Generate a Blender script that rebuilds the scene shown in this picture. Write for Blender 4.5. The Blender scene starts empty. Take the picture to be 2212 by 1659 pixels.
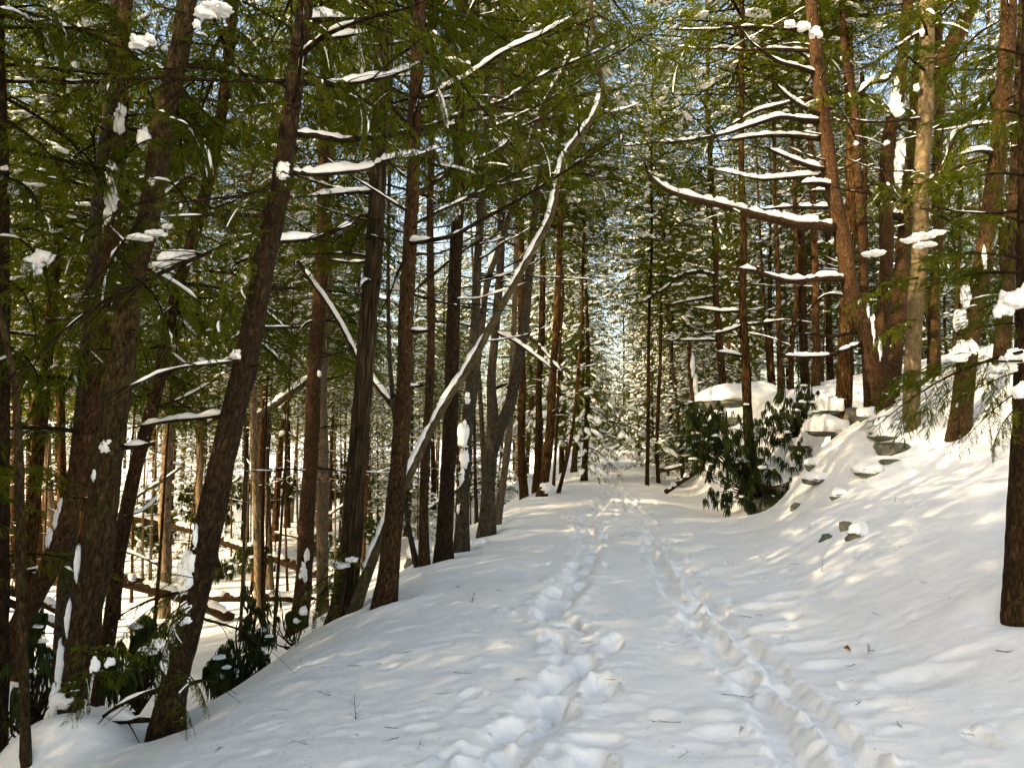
import bpy, math, random
import numpy as np
from mathutils import Vector, Matrix

# ------------------------------------------------------------------ camera, sky, sun, exposure
sc = bpy.context.scene
COL = sc.collection
IW, IH, FPX, HOR = 2212.0, 1659.0, 1662.5, 941.0          # photograph frame the layout was measured in
PITCH = math.atan((HOR - IH / 2) / FPX)
EYE = np.array((0.0, 0.0, 1.6))
cam_d = bpy.data.cameras.new('camera'); cam = bpy.data.objects.new('camera', cam_d); COL.objects.link(cam)
cam_d.sensor_width = 36.0; cam_d.lens = 36.0 * FPX / IW; cam_d.clip_start = 0.05; cam_d.clip_end = 2000
cam.location = EYE; cam.rotation_euler = (math.pi / 2 + PITCH, 0, 0)
sc.camera = cam

SUN_EL, SUN_DIR = math.radians(29), np.array((-0.84, -0.54))   # horizontal direction towards the sun
SUN_DIR = SUN_DIR / np.linalg.norm(SUN_DIR)
world = bpy.data.worlds.new('World'); sc.world = world; world.use_nodes = True
wn = world.node_tree; bg = wn.nodes['Background']
sky = wn.nodes.new('ShaderNodeTexSky'); sky.sky_type = 'NISHITA'; sky.sun_disc = False
sky.sun_elevation = SUN_EL; sky.sun_rotation = math.atan2(SUN_DIR[0], SUN_DIR[1])
sky.air_density = 1.0; sky.dust_density = 2.5; sky.ozone_density = 1.0
wn.links.new(sky.outputs[0], bg.inputs[0]); bg.inputs[1].default_value = 0.15
sun_d = bpy.data.lights.new('sun', 'SUN'); sun_d.energy = 3.6; sun_d.angle = math.radians(0.55)
sun_d.color = (1.0, 0.87, 0.66)
sun = bpy.data.objects.new('sun', sun_d); COL.objects.link(sun)
sv = Vector((SUN_DIR[0] * math.cos(SUN_EL), SUN_DIR[1] * math.cos(SUN_EL), math.sin(SUN_EL)))
sun.rotation_euler = sv.to_track_quat('Z', 'Y').to_euler(); sun.location = sv * 60
vs = sc.view_settings
vs.view_transform = 'Standard'; vs.look = 'None'; vs.gamma = 1.0; vs.exposure = 1.7
vs.use_white_balance = True; vs.white_balance_temperature = 8550; vs.white_balance_tint = 8
sc.cycles.use_denoising = True; sc.cycles.adaptive_threshold = .045
sc.cycles.max_bounces = 4; sc.cycles.diffuse_bounces = 3; sc.cycles.transmission_bounces = 2; sc.cycles.glossy_bounces = 1

# ------------------------------------------------------------------ noise and geometry helpers
RNG = np.random.default_rng(7)
rnd = random.Random(11)

def _h(ix, iy, iz, seed):
    n = (ix * 374761393 + iy * 668265263 + iz * 1274126177 + seed * 144665 + 1013904223) & 0xFFFFFFFF
    n = ((n ^ (n >> 13)) * 1274126177) & 0xFFFFFFFF
    n = ((n ^ (n >> 15)) * 2246822519) & 0xFFFFFFFF
    return ((n ^ (n >> 16)) & 0xFFFFFF) / float(0xFFFFFF)

def vn3(p, seed=0):
    p = np.asarray(p, float); f = np.floor(p); i = f.astype(np.int64); w = p - f; w = w * w * (3 - 2 * w)
    r = 0
    for dx in (0, 1):
        for dy in (0, 1):
            for dz in (0, 1):
                k = (w[..., 0] if dx else 1 - w[..., 0]) * (w[..., 1] if dy else 1 - w[..., 1]) * (w[..., 2] if dz else 1 - w[..., 2])
                r = r + k * _h(i[..., 0] + dx, i[..., 1] + dy, i[..., 2] + dz, seed)
    return r * 2 - 1

def vn2(x, y, seed=0):
    fx, fy = np.floor(x), np.floor(y); ix, iy = fx.astype(np.int64), fy.astype(np.int64)
    wx, wy = x - fx, y - fy; wx = wx * wx * (3 - 2 * wx); wy = wy * wy * (3 - 2 * wy)
    a = _h(ix, iy, 0 * ix, seed); b = _h(ix + 1, iy, 0 * ix, seed)
    c = _h(ix, iy + 1, 0 * ix, seed); d = _h(ix + 1, iy + 1, 0 * ix, seed)
    return ((a * (1 - wx) + b * wx) * (1 - wy) + (c * (1 - wx) + d * wx) * wy) * 2 - 1

def sstep(a, b, x):
    t = np.clip((x - a) / (b - a), 0, 1); return t * t * (3 - 2 * t)

def unit(v):
    v = np.asarray(v, float); return v / (np.linalg.norm(v, axis=-1, keepdims=True) + 1e-12)

CP, SP = math.cos(PITCH), math.sin(PITCH)
def ray(px, py):
    a, b = (px - IW / 2) / FPX, -(py - IH / 2) / FPX
    return np.array((a, CP - b * SP, SP + b * CP))
def P(px, py, d):
    """point seen at pixel px,py of the photograph, d metres ahead"""
    r = ray(px, py); return EYE + r * (d / r[1])

def make_mesh(name, V, F3=None, F4=None, mats=(), mi=None, smooth=True, attr=None):
    me = bpy.data.meshes.new(name)
    V = np.asarray(V, np.float32)
    F3 = np.zeros((0, 3), np.int32) if F3 is None else np.asarray(F3, np.int32).reshape(-1, 3)
    F4 = np.zeros((0, 4), np.int32) if F4 is None else np.asarray(F4, np.int32).reshape(-1, 4)
    n3, n4 = len(F3), len(F4)
    me.vertices.add(len(V)); me.vertices.foreach_set('co', V.ravel())
    me.loops.add(n3 * 3 + n4 * 4); me.polygons.add(n3 + n4)
    me.loops.foreach_set('vertex_index', np.concatenate((F3.ravel(), F4.ravel())))
    ls = np.concatenate((np.arange(n3) * 3, n3 * 3 + np.arange(n4) * 4)).astype(np.int32)
    me.polygons.foreach_set('loop_start', ls)
    me.polygons.foreach_set('use_smooth', np.full(n3 + n4, smooth))
    for m in mats: me.materials.append(m)
    if mi is not None: me.polygons.foreach_set('material_index', np.asarray(mi, np.int32))
    if attr is not None:
        for k, a in attr.items():
            at = me.attributes.new(k, 'FLOAT_VECTOR', 'POINT'); at.data.foreach_set('vector', np.asarray(a, np.float32).ravel())
    me.update(calc_edges=True)
    return me

class MB:
    """collects vertices and faces of one mesh (faces carry a material index)"""
    def __init__(s): s.V = []; s.F3 = []; s.F4 = []; s.m3 = []; s.m4 = []; s.A = []; s.n = 0
    def add(s, V, F3=None, F4=None, m=0, A=None):
        V = np.asarray(V, float).reshape(-1, 3)
        if F3 is not None and len(F3): F3 = np.asarray(F3).reshape(-1, 3); s.F3.append(F3 + s.n); s.m3.append(np.full(len(F3), m))
        if F4 is not None and len(F4): F4 = np.asarray(F4).reshape(-1, 4); s.F4.append(F4 + s.n); s.m4.append(np.full(len(F4), m))
        s.V.append(V); s.A.append(V if A is None else A); s.n += len(V)
    def arrays(s):
        V = np.concatenate(s.V) if s.V else np.zeros((0, 3))
        F3 = np.concatenate(s.F3) if s.F3 else np.zeros((0, 3), int); F4 = np.concatenate(s.F4) if s.F4 else np.zeros((0, 4), int)
        mi = np.concatenate([np.zeros(0, int)] + s.m3 + s.m4)
        return V, F3, F4, mi
    def merge(s, arr, M=None, off=None):
        V, F3, F4, mi = arr
        if M is not None: V = V @ M.T
        if off is not None: V = V + off
        k = len(F3)
        if k: s.F3.append(F3 + s.n); s.m3.append(mi[:k])
        if len(F4): s.F4.append(F4 + s.n); s.m4.append(mi[k:])
        s.V.append(V); s.A.append(V); s.n += len(V)
    def mesh(s, name, mats, smooth=True, bark=False):
        V, F3, F4, mi = s.arrays()
        return make_mesh(name, V, F3, F4, mats, mi, smooth, {'bk': np.concatenate(s.A)} if bark else None)

def link(name, me, parent=None, mat=None):
    o = bpy.data.objects.new(name, me); COL.objects.link(o)
    if parent is not None: o.parent = parent
    return o
def tag(o, label, cat, group=None, kind=None):
    o['label'] = label; o['category'] = cat
    if group: o['group'] = group
    if kind: o['kind'] = kind
    return o
def empty(name, loc):
    o = bpy.data.objects.new(name, None); COL.objects.link(o); o.location = Vector(loc); o.empty_display_size = 0.2
    return o
def put(name, mb, mats, root, bark=False, smooth=True):
    """link a mesh given in world coordinates under root (an Empty without rotation)"""
    me = mb.mesh(name, mats, smooth, bark)
    o = link(name, me, root)
    if root is not None:
        r = root
        off = Vector((0, 0, 0))
        while r is not None: off = off + Vector(r.location); r = r.parent
        o.location = -off
    return o
def put_sub(name, mb, mats, part, bark=False):
    """sub-part of a part that was placed by put(): both live in world coordinates"""
    me = mb.mesh(name, mats, True, bark); o = link(name, me, part); return o

def catmull(pts, n):
    pts = np.asarray(pts, float); m = len(pts)
    if m == 2: 
        t = np.linspace(0, 1, n)[:, None]; return pts[0] * (1 - t) + pts[1] * t
    q = np.vstack((2 * pts[0] - pts[1], pts, 2 * pts[-1] - pts[-2]))
    d = np.concatenate(([0], np.cumsum(np.linalg.norm(np.diff(pts[:, :3], axis=0), axis=1))))
    s = np.linspace(0, d[-1], n); k = np.clip(np.searchsorted(d, s, side='right') - 1, 0, m - 2)
    t = ((s - d[k]) / (d[k + 1] - d[k] + 1e-9))[:, None]
    a, b, c, e = q[k], q[k + 1], q[k + 2], q[k + 3]
    return 0.5 * (2 * b + (c - a) * t + (2 * a - 5 * b + 4 * c - e) * t * t + (3 * b - a - 3 * c + e) * t ** 3)

def frames(p):
    t = unit(np.gradient(p, axis=0))
    ref = np.where(np.abs(t[:, 2:3]) > 0.8, np.array((1.0, 0, 0)), np.array((0, 0, 1.0)))
    if np.mean(np.abs(t[:, 2])) > 0.55: ref = np.tile(np.array((1.0, 0.0, 0.0)), (len(t), 1))
    else: ref = np.tile(np.array((0.0, 0.0, 1.0)), (len(t), 1))
    s = unit(np.cross(t, ref)); b = np.cross(s, t)
    return t, s, b

def tube(mb, p, r, sides=6, m=0, amp=0.0, seed=0, nf=(9, 3), cap=True, ridge=0.0):
    p = np.asarray(p, float); n = len(p); r = np.broadcast_to(np.asarray(r, float), (n,))
    t, s, b = frames(p)
    th = np.linspace(0, 2 * math.pi, sides, endpoint=False)
    L = np.concatenate(([0], np.cumsum(np.linalg.norm(np.diff(p, axis=0), axis=1))))
    c, sn = np.cos(th)[None, :, None], np.sin(th)[None, :, None]
    A = np.stack((np.cos(th)[None, :] * r[:, None], np.sin(th)[None, :] * r[:, None], np.repeat(L[:, None], sides, 1)), -1)
    R = np.repeat(r[:, None], sides, 1)
    if amp: R = R * (1 + amp * vn3(A * np.array((nf[0], nf[0], nf[1])), seed) + amp * .6 * vn3(A * np.array((nf[0] * .3, nf[0] * .3, nf[1] * .4)), seed + 5))
    if ridge:
        q = A * np.array((1, 1, .22)); q = q + .02 * vn3(A * 9, seed + 2)[..., None]
        R = R + ridge * (1 - 2.2 * np.abs(vn3(q * 26, seed + 3))) + ridge * .5 * vn3(q * 60, seed + 4)
    V = p[:, None, :] + R[..., None] * (c * s[:, None, :] + sn * b[:, None, :])
    V = V.reshape(-1, 3); A = A.reshape(-1, 3)
    i = np.arange(n - 1)[:, None] * sides; j = np.arange(sides)[None, :]; k = (j + 1) % sides
    F4 = np.stack((i + j, i + k, i + sides + k, i + sides + j), -1).reshape(-1, 4)
    if cap:
        V = np.vstack((V, p[-1], p[0])); A = np.vstack((A, A[-1], A[0])); e = (n - 1) * sides
        jj = np.arange(sides); kk = (jj + 1) % sides
        F3 = np.concatenate((np.stack((e + jj, e + kk, np.full(sides, n * sides)), -1), np.stack((kk, jj, np.full(sides, n * sides + 1)), -1)))
        mb.add(V, F3, F4, m, A)
    else: mb.add(V, None, F4, m, A)

def snow_strip(mb, p, r, thick, seed, cover=0.7, step=0.04, sides=8, side_dir=None, wf=1.0):
    """snow lying along the upper side of a limb: swelling, thinning out and breaking up"""
    p = np.asarray(p, float); L = np.sum(np.linalg.norm(np.diff(p, axis=0), axis=1)); n = max(6, int(L / step))
    r = np.interp(np.linspace(0, 1, n), np.linspace(0, 1, len(p)), np.broadcast_to(np.asarray(r, float), (len(p),)))
    p = catmull(p, n); t = unit(np.gradient(p, axis=0))
    up = np.tile(np.array((0, 0, 1.0)), (n, 1)) if side_dir is None else np.tile(unit(np.array(side_dir, float)), (n, 1))
    s = unit(np.cross(t, up)); b = unit(np.cross(s, t))
    q = np.linspace(0, L, n)
    z = np.zeros(n)
    k = .5 + .5 * vn3(np.stack((q * 1.6, z + seed * 3.1, z), -1), seed) + .35 * vn3(np.stack((q * 7, z, z + seed), -1), seed + 1) + .22 * vn3(np.stack((q * 21, z, z + seed), -1), seed + 2)
    k = np.clip((k - (1 - cover) * .95) * 1.6, 0.0, 1.25)
    e = np.minimum(np.arange(n), np.arange(n)[::-1]) / 3.0; k = k * np.clip(e, 0, 1)
    flat = 1 if side_dir is not None else np.clip(np.sqrt(np.maximum(1 - t[:, 2] ** 2, 0.02)), .2, 1)
    k = k * flat
    th = np.linspace(0, 2 * math.pi, sides, endpoint=False)
    w = (r * wf + thick * .30) * np.minimum(1, k * 1.6 + .0); h = thick * k + .38 * r * np.minimum(1, 1.5 * k)
    ca, sa = np.cos(th)[None, :], np.sin(th)[None, :]
    W = w[:, None] * ca; Hh = np.where(sa > 0, h[:, None] * np.sqrt(np.abs(sa)), -0.5 * r[:, None] * np.abs(sa) * np.minimum(1, k[:, None] * 3))
    jig = 1 + .22 * vn3(np.stack((np.repeat(q[:, None] * 16, sides, 1), ca * 1.5 + 0 * q[:, None], sa * 1.5 + seed + 0 * q[:, None]), -1), seed + 9)
    V = p[:, None, :] + (W * jig)[..., None] * s[:, None, :] + (Hh * jig + (r * .62)[:, None])[..., None] * b[:, None, :]
    i = np.arange(n - 1)[:, None] * sides; j = np.arange(sides)[None, :]; kk = (j + 1) % sides
    F4 = np.stack((i + j, i + kk, i + sides + kk, i + sides + j), -1)
    keep = (k[:-1] > .02) | (k[1:] > .02)
    mb.add(V.reshape(-1, 3), None, F4[keep].reshape(-1, 4))

def ico(sub):
    t = (1 + 5 ** .5) / 2
    V = [(-1, t, 0), (1, t, 0), (-1, -t, 0), (1, -t, 0), (0, -1, t), (0, 1, t), (0, -1, -t), (0, 1, -t), (t, 0, -1), (t, 0, 1), (-t, 0, -1), (-t, 0, 1)]
    F = [(0, 11, 5), (0, 5, 1), (0, 1, 7), (0, 7, 10), (0, 10, 11), (1, 5, 9), (5, 11, 4), (11, 10, 2), (10, 7, 6), (7, 1, 8), (3, 9, 4), (3, 4, 2), (3, 2, 6), (3, 6, 8), (3, 8, 9), (4, 9, 5), (2, 4, 11), (6, 2, 10), (8, 6, 7), (9, 8, 1)]
    V = [np.array(v) / np.linalg.norm(v) for v in V]
    for _ in range(sub):
        c = {}; G = []
        def mid(a, b):
            k = (min(a, b), max(a, b))
            if k not in c: m = V[a] + V[b]; V.append(m / np.linalg.norm(m)); c[k] = len(V) - 1
            return c[k]
        for a, b, d in F:
            x, y, z = mid(a, b), mid(b, d), mid(d, a); G += [(a, x, z), (b, y, x), (d, z, y), (x, y, z)]
        F = G
    return np.array(V), np.array(F)
ICO = [ico(k) for k in range(5)]

def blob(mb, c, rad, sub=2, amp=.25, seed=0, R=None, freq=1.6, m=0, flat=0.35):
    V, F = ICO[sub]
    d = 1 + amp * vn3(V * freq + seed * 7.3, seed) + amp * .5 * vn3(V * freq * 2.7 + seed, seed + 1)
    W = V * d[:, None]
    if flat is not None: W[:, 2] = np.where(W[:, 2] < 0, W[:, 2] * flat, W[:, 2])
    W = W * np.asarray(rad, float)
    if R is not None: W = W @ np.asarray(R).T
    mb.add(W + np.asarray(c, float), F, None, m)

# ------------------------------------------------------------------ materials
def nodes(name):
    m = bpy.data.materials.new(name); m.use_nodes = True; nt = m.node_tree; b = nt.nodes['Principled BSDF']
    b.inputs['Specular IOR Level'].default_value = 0.25
    return m, nt, b
def N(nt, t, **kw):
    n = nt.nodes.new(t)
    for k, v in kw.items():
        if k in n.inputs: n.inputs[k].default_value = v
        else: setattr(n, k, v)
    return n
def ramp(nt, fac, stops):
    r = nt.nodes.new('ShaderNodeValToRGB'); e = r.color_ramp.elements
    while len(e) < len(stops): e.new(0.5)
    for k, (p, c) in enumerate(stops): e[k].position = p; e[k].color = (*c, 1) if len(c) == 3 else c
    nt.links.new(fac, r.inputs[0]); return r.outputs[0]

def mat_snow(name, fine=1.0):
    m, nt, b = nodes(name)
    b.inputs['Base Color'].default_value = (.90, .905, .91, 1); b.inputs['Roughness'].default_value = .55
    tc = N(nt, 'ShaderNodeNewGeometry')
    n1 = N(nt, 'ShaderNodeTexNoise', Scale=55.0, Detail=5.0, Roughness=.65); nt.links.new(tc.outputs['Position'], n1.inputs['Vector'])
    n2 = N(nt, 'ShaderNodeTexNoise', Scale=9.0, Detail=4.0, Roughness=.6); nt.links.new(tc.outputs['Position'], n2.inputs['Vector'])
    ad = N(nt, 'ShaderNodeMath', operation='MULTIPLY_ADD'); nt.links.new(n1.outputs[0], ad.inputs[0]); ad.inputs[1].default_value = .35; nt.links.new(n2.outputs[0], ad.inputs[2])
    bp = N(nt, 'ShaderNodeBump', Strength=.42 * fine, Distance=.03); nt.links.new(ad.outputs[0], bp.inputs['Height']); nt.links.new(bp.outputs[0], b.inputs['Normal'])
    c = ramp(nt, n2.outputs[0], [(.3, (.87, .878, .89)), (.7, (.925, .925, .92))]); nt.links.new(c, b.inputs['Base Color'])
    return m

def mat_bark(name, dark, mid, light, vs_=(40, 40, 15), lichen=None, lich_amt=.6, bump=.018, speck=0.0, simple=False):
    m, nt, b = nodes(name); b.inputs['Roughness'].default_value = .9; b.inputs['Specular IOR Level'].default_value = .1
    at = N(nt, 'ShaderNodeAttribute', attribute_name='bk'); oi = N(nt, 'ShaderNodeObjectInfo')
    mp = N(nt, 'ShaderNodeVectorMath', operation='MULTIPLY'); nt.links.new(at.outputs['Vector'], mp.inputs[0]); mp.inputs[1].default_value = vs_
    n1 = N(nt, 'ShaderNodeTexNoise', Scale=1.0, Detail=2.0 if simple else 5.0, Roughness=.66, Distortion=.0 if simple else .8); nt.links.new(mp.outputs[0], n1.inputs['Vector'])
    hgt = n1.outputs[0]
    if not simple:
        v1 = N(nt, 'ShaderNodeTexVoronoi', feature='DISTANCE_TO_EDGE', Scale=.8, Randomness=1.0)
        wob = N(nt, 'ShaderNodeVectorMath', operation='MULTIPLY_ADD'); nt.links.new(n1.outputs['Color'], wob.inputs[0]); wob.inputs[1].default_value = (2.6, 2.6, 2.6); nt.links.new(mp.outputs[0], wob.inputs[2]); nt.links.new(wob.outputs[0], v1.inputs['Vector'])
        hm = N(nt, 'ShaderNodeMath', operation='MULTIPLY'); hm.use_clamp = True; nt.links.new(v1.outputs['Distance'], hm.inputs[0]); hm.inputs[1].default_value = 3.0
        hh = N(nt, 'ShaderNodeMath', operation='MULTIPLY_ADD'); nt.links.new(hm.outputs[0], hh.inputs[0]); hh.inputs[1].default_value = .22; nt.links.new(n1.outputs[0], hh.inputs[2]); hgt = hh.outputs[0]
    lo, hi = (.36, .66) if simple else (.40, .84)
    col = ramp(nt, hgt, [(lo, dark), ((lo + hi) / 2 + .03, mid), (hi, light)])
    n3 = N(nt, 'ShaderNodeTexNoise', Scale=1.1, Detail=2.0); nt.links.new(at.outputs['Vector'], n3.inputs['Vector'])
    ad = N(nt, 'ShaderNodeMath', operation='MULTIPLY_ADD'); nt.links.new(oi.outputs['Random'], ad.inputs[0]); ad.inputs[1].default_value = .3; nt.links.new(n3.outputs[0], ad.inputs[2])
    mx = N(nt, 'ShaderNodeMix', data_type='RGBA', blend_type='MULTIPLY'); mx.inputs[0].default_value = .85
    tint = ramp(nt, ad.outputs[0], [(.4, (.62, .60, .57)), (.9, (1.2, 1.12, 1.05))])
    nt.links.new(col, mx.inputs[6]); nt.links.new(tint, mx.inputs[7]); out = mx.outputs[2]
    if lichen and not simple:
        n4 = N(nt, 'ShaderNodeTexNoise', Scale=3.2, Detail=6.0, Roughness=.72); nt.links.new(at.outputs['Vector'], n4.inputs['Vector'])
        f = ramp(nt, n4.outputs[0], [(1 - lich_amt, (0, 0, 0)), (1 - lich_amt + .22, (1, 1, 1))])
        mx2 = N(nt, 'ShaderNodeMix', data_type='RGBA'); nt.links.new(f, mx2.inputs[0]); nt.links.new(out, mx2.inputs[6]); mx2.inputs[7].default_value = (*lichen, 1); out = mx2.outputs[2]
    if speck:
        n5 = N(nt, 'ShaderNodeTexNoise', Scale=28.0, Detail=2.0); nt.links.new(at.outputs['Vector'], n5.inputs['Vector'])
        f = ramp(nt, n5.outputs[0], [(1 - speck, (0, 0, 0)), (1 - speck + .02, (1, 1, 1))])
        mx3 = N(nt, 'ShaderNodeMix', data_type='RGBA'); nt.links.new(f, mx3.inputs[0]); nt.links.new(out, mx3.inputs[6]); mx3.inputs[7].default_value = (.85, .86, .88, 1); out = mx3.outputs[2]
    if simple:
        d = N(nt, 'ShaderNodeBsdfDiffuse'); nt.links.new(out, d.inputs[0]); nt.links.new(d.outputs[0], nt.nodes['Material Output'].inputs[0]); nt.nodes.remove(b); return m
    nt.links.new(out, b.inputs['Base Color'])
    bp = N(nt, 'ShaderNodeBump', Strength=1.0, Distance=bump); nt.links.new(hgt, bp.inputs['Height']); nt.links.new(bp.outputs[0], b.inputs['Normal'])
    return m

def mat_leaf(name, c1, c2, trans=.35, rough=.5, scale=2.2):
    m = bpy.data.materials.new(name); m.use_nodes = True; nt = m.node_tree; nt.nodes.remove(nt.nodes['Principled BSDF']); o = nt.nodes['Material Output']
    b = N(nt, 'ShaderNodeBsdfDiffuse')
    g = N(nt, 'ShaderNodeNewGeometry'); oi = N(nt, 'ShaderNodeObjectInfo')
    n = N(nt, 'ShaderNodeTexNoise', Scale=scale, Detail=1.0); nt.links.new(g.outputs['Position'], n.inputs['Vector'])
    ad = N(nt, 'ShaderNodeMath', operation='MULTIPLY_ADD'); nt.links.new(oi.outputs['Random'], ad.inputs[0]); ad.inputs[1].default_value = .3; nt.links.new(n.outputs[0], ad.inputs[2])
    c = ramp(nt, ad.outputs[0], [(.35, c1), (.95, c2)])
    nt.links.new(c, b.inputs['Color'])
    tr = N(nt, 'ShaderNodeBsdfTranslucent')
    br = N(nt, 'ShaderNodeMix', data_type='RGBA', blend_type='MULTIPLY'); br.inputs[0].default_value = 1.0
    nt.links.new(c, br.inputs[6]); br.inputs[7].default_value = (2.8, 2.6, .8, 1); nt.links.new(br.outputs[2], tr.inputs[0])
    ms = N(nt, 'ShaderNodeMixShader'); ms.inputs[0].default_value = trans
    nt.links.new(b.outputs[0], ms.inputs[1]); nt.links.new(tr.outputs[0], ms.inputs[2]); nt.links.new(ms.outputs[0], o.inputs[0])
    return m

def mat_rock(name):
    m, nt, b = nodes(name); b.inputs['Roughness'].default_value = .85
    g = N(nt, 'ShaderNodeNewGeometry')
    n1 = N(nt, 'ShaderNodeTexNoise', Scale=5.0, Detail=8.0, Roughness=.7); nt.links.new(g.outputs['Position'], n1.inputs['Vector'])
    n2 = N(nt, 'ShaderNodeTexNoise', Scale=2.1, Detail=5.0, Roughness=.7); nt.links.new(g.outputs['Position'], n2.inputs['Vector'])
    c = ramp(nt, n1.outputs[0], [(.3, (.045, .04, .035)), (.5, (.14, .125, .10)), (.72, (.27, .25, .20))])
    f = ramp(nt, n2.outputs[0], [(.46, (0, 0, 0)), (.62, (1, 1, 1))])
    mx = N(nt, 'ShaderNodeMix', data_type='RGBA'); nt.links.new(f, mx.inputs[0]); nt.links.new(c, mx.inputs[6]); mx.inputs[7].default_value = (.10, .125, .085, 1)
    nt.links.new(mx.outputs[2], b.inputs['Base Color'])
    bp = N(nt, 'ShaderNodeBump', Strength=.9, Distance=.04); nt.links.new(n1.outputs[0], bp.inputs['Height']); nt.links.new(bp.outputs[0], b.inputs['Normal'])
    return m

SNOW = mat_snow('snow'); SNOWG = mat_snow('ground_snow', .8)
SNOWF, _nt, _b = nodes('fine_snow'); _d = N(_nt, 'ShaderNodeBsdfDiffuse', Color=(.89, .90, .91, 1)); _nt.links.new(_d.outputs[0], _nt.nodes['Material Output'].inputs[0]); _nt.nodes.remove(_b)
BC = {'brown': ((.011, .006, .0025), (.054, .030, .0125), (.118, .072, .034)), 'dark': ((.008, .005, .0025), (.034, .0205, .0098), (.076, .049, .026)),
      'red': ((.014, .007, .0035), (.068, .036, .017), (.14, .080, .041)), 'moss': ((.011, .007, .003), (.056, .037, .016), (.125, .086, .042)),
      'furrow': ((.008, .0055, .003), (.056, .039, .020), (.14, .103, .058)), 'smooth': ((.070, .053, .030), (.125, .095, .055), (.18, .142, .088)),
      'grey': ((.016, .013, .009), (.064, .051, .034), (.135, .11, .078)), 'pale': ((.05, .038, .025), (.15, .113, .074), (.25, .20, .14)),
 'olive': ((.030, .024, .012), (.075, .058, .030), (.125, .10, .056)),
      'twig': ((.010, .007, .005), (.028, .020, .012), (.055, .040, .026))}
BARK = {'brown': mat_bark('hemlock_bark', *BC['brown'], speck=.24), 'dark': mat_bark('dark_bark', *BC['dark']), 'red': mat_bark('reddish_bark', *BC['red'], speck=.23),
 'moss': mat_bark('mossy_bark', *BC['moss'], lichen=(.05, .052, .02), lich_amt=.46), 'furrow': mat_bark('furrowed_bark', *BC['furrow'], vs_=(34, 34, 2.2), lichen=(.08, .085, .055), lich_amt=.42, bump=.03),
 'smooth': mat_bark('smooth_bark', *BC['smooth'], vs_=(10, 10, 8), lichen=(.095, .09, .045), lich_amt=.42, bump=.004),
 'olive': mat_bark('olive_bark', *BC['olive'], vs_=(16, 16, 7), lichen=(.075, .072, .032), lich_amt=.45, bump=.006),
 'grey': mat_bark('grey_bark', *BC['grey'], lichen=(.11, .11, .075), lich_amt=.43), 'pale': mat_bark('pale_bark', *BC['pale'], lichen=(.2, .2, .15), lich_amt=.40, speck=.26),
 'twig': mat_bark('twig_bark', *BC['twig'], vs_=(60, 60, 20), simple=True)}
FBARK = {k: mat_bark('far_' + k + '_bark', *BC[k], vs_=(40, 40, 6), simple=True) for k in ('brown', 'dark', 'red', 'grey', 'pale')}
LEAF = mat_leaf('hemlock_needles', (.020, .032, .006), (.085, .100, .014), .46)
LEAFN = mat_leaf('near_hemlock_needles', (.026, .042, .007), (.102, .118, .017), .46)
RHODO = mat_leaf('rhododendron_leaf', (.013, .021, .008), (.038, .052, .016), .10, .45, 6)
ROCK = mat_rock('lichened_rock')
DEADLEAF = mat_leaf('dead_leaf', (.16, .06, .025), (.24, .10, .04), .25, .6, 30)

# ------------------------------------------------------------------ terrain
def table(pts, sig):
    xs = np.linspace(-220, 220, 8801); ys = np.interp(xs, [p[0] for p in pts], [p[1] for p in pts])
    k = np.arange(-60, 61) * .05; g = np.exp(-.5 * (k / sig) ** 2); g /= g.sum()
    ys = np.convolve(np.pad(ys, 60, mode='edge'), g, mode='valid'); return xs, ys
FARR = [(11, 4.1), (20, 6.2), (40, 11), (80, 19), (220, 28)]
PL = [(-220, 6), (-80, -1.5), (-40, -3.2), (-20, -3.7), (-12, -3.45), (-8, -3.0), (-5, -1.55), (-3.7, -.72), (-3.05, -.33), (-2.4, -.10), (-1.4, 0), (0, 0)]
T_NEAR = table(PL + [(.8, -.02), (1.5, .03), (2.0, .16), (2.6, .42), (3.4, .76), (4.7, 1.28), (5.6, 2.0), (6.5, 2.9), (8, 3.5)] + FARR, .22)
T_MID = table(PL + [(.8, -.02), (1.5, -.03), (2.2, -.02), (2.8, .1), (3.15, .38), (3.6, 1.0), (4.0, 1.45), (4.5, 1.85), (5.2, 2.25), (6.5, 2.95), (8, 3.5)] + FARR, .16)
T_GUL = table(PL + [(.8, -.05), (1.5, -.2), (2.2, -.3), (3, -.2), (4, .1), (5, .7), (6, 1.8), (7, 2.9), (8, 3.4)] + FARR, .22)
T_LED = table(PL + [(.8, -.03), (1.4, -.2), (2.2, -.32), (2.8, -.2), (3.2, .5), (3.6, 2.0), (4.1, 2.75), (6, 3.05), (8, 3.5)] + FARR, .16)
T_FAR = table(PL + [(.8, 0), (1.5, -.12), (2.5, -.35), (4, -.1), (8, .7), (15, 2.2), (30, 6), (80, 17), (220, 26)], .3)
def pc(y): return .2 + .13 * y
def prof(T, u): return np.interp(u, T[0], T[1])
ZPY = [-60, 0, 18, 25, 31, 38, 48, 60, 80, 140]; ZPZ = [0, 0, 0, .0, -.14, .12, .58, 1.08, 1.7, 2.6]
MOUNDS = []
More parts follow.
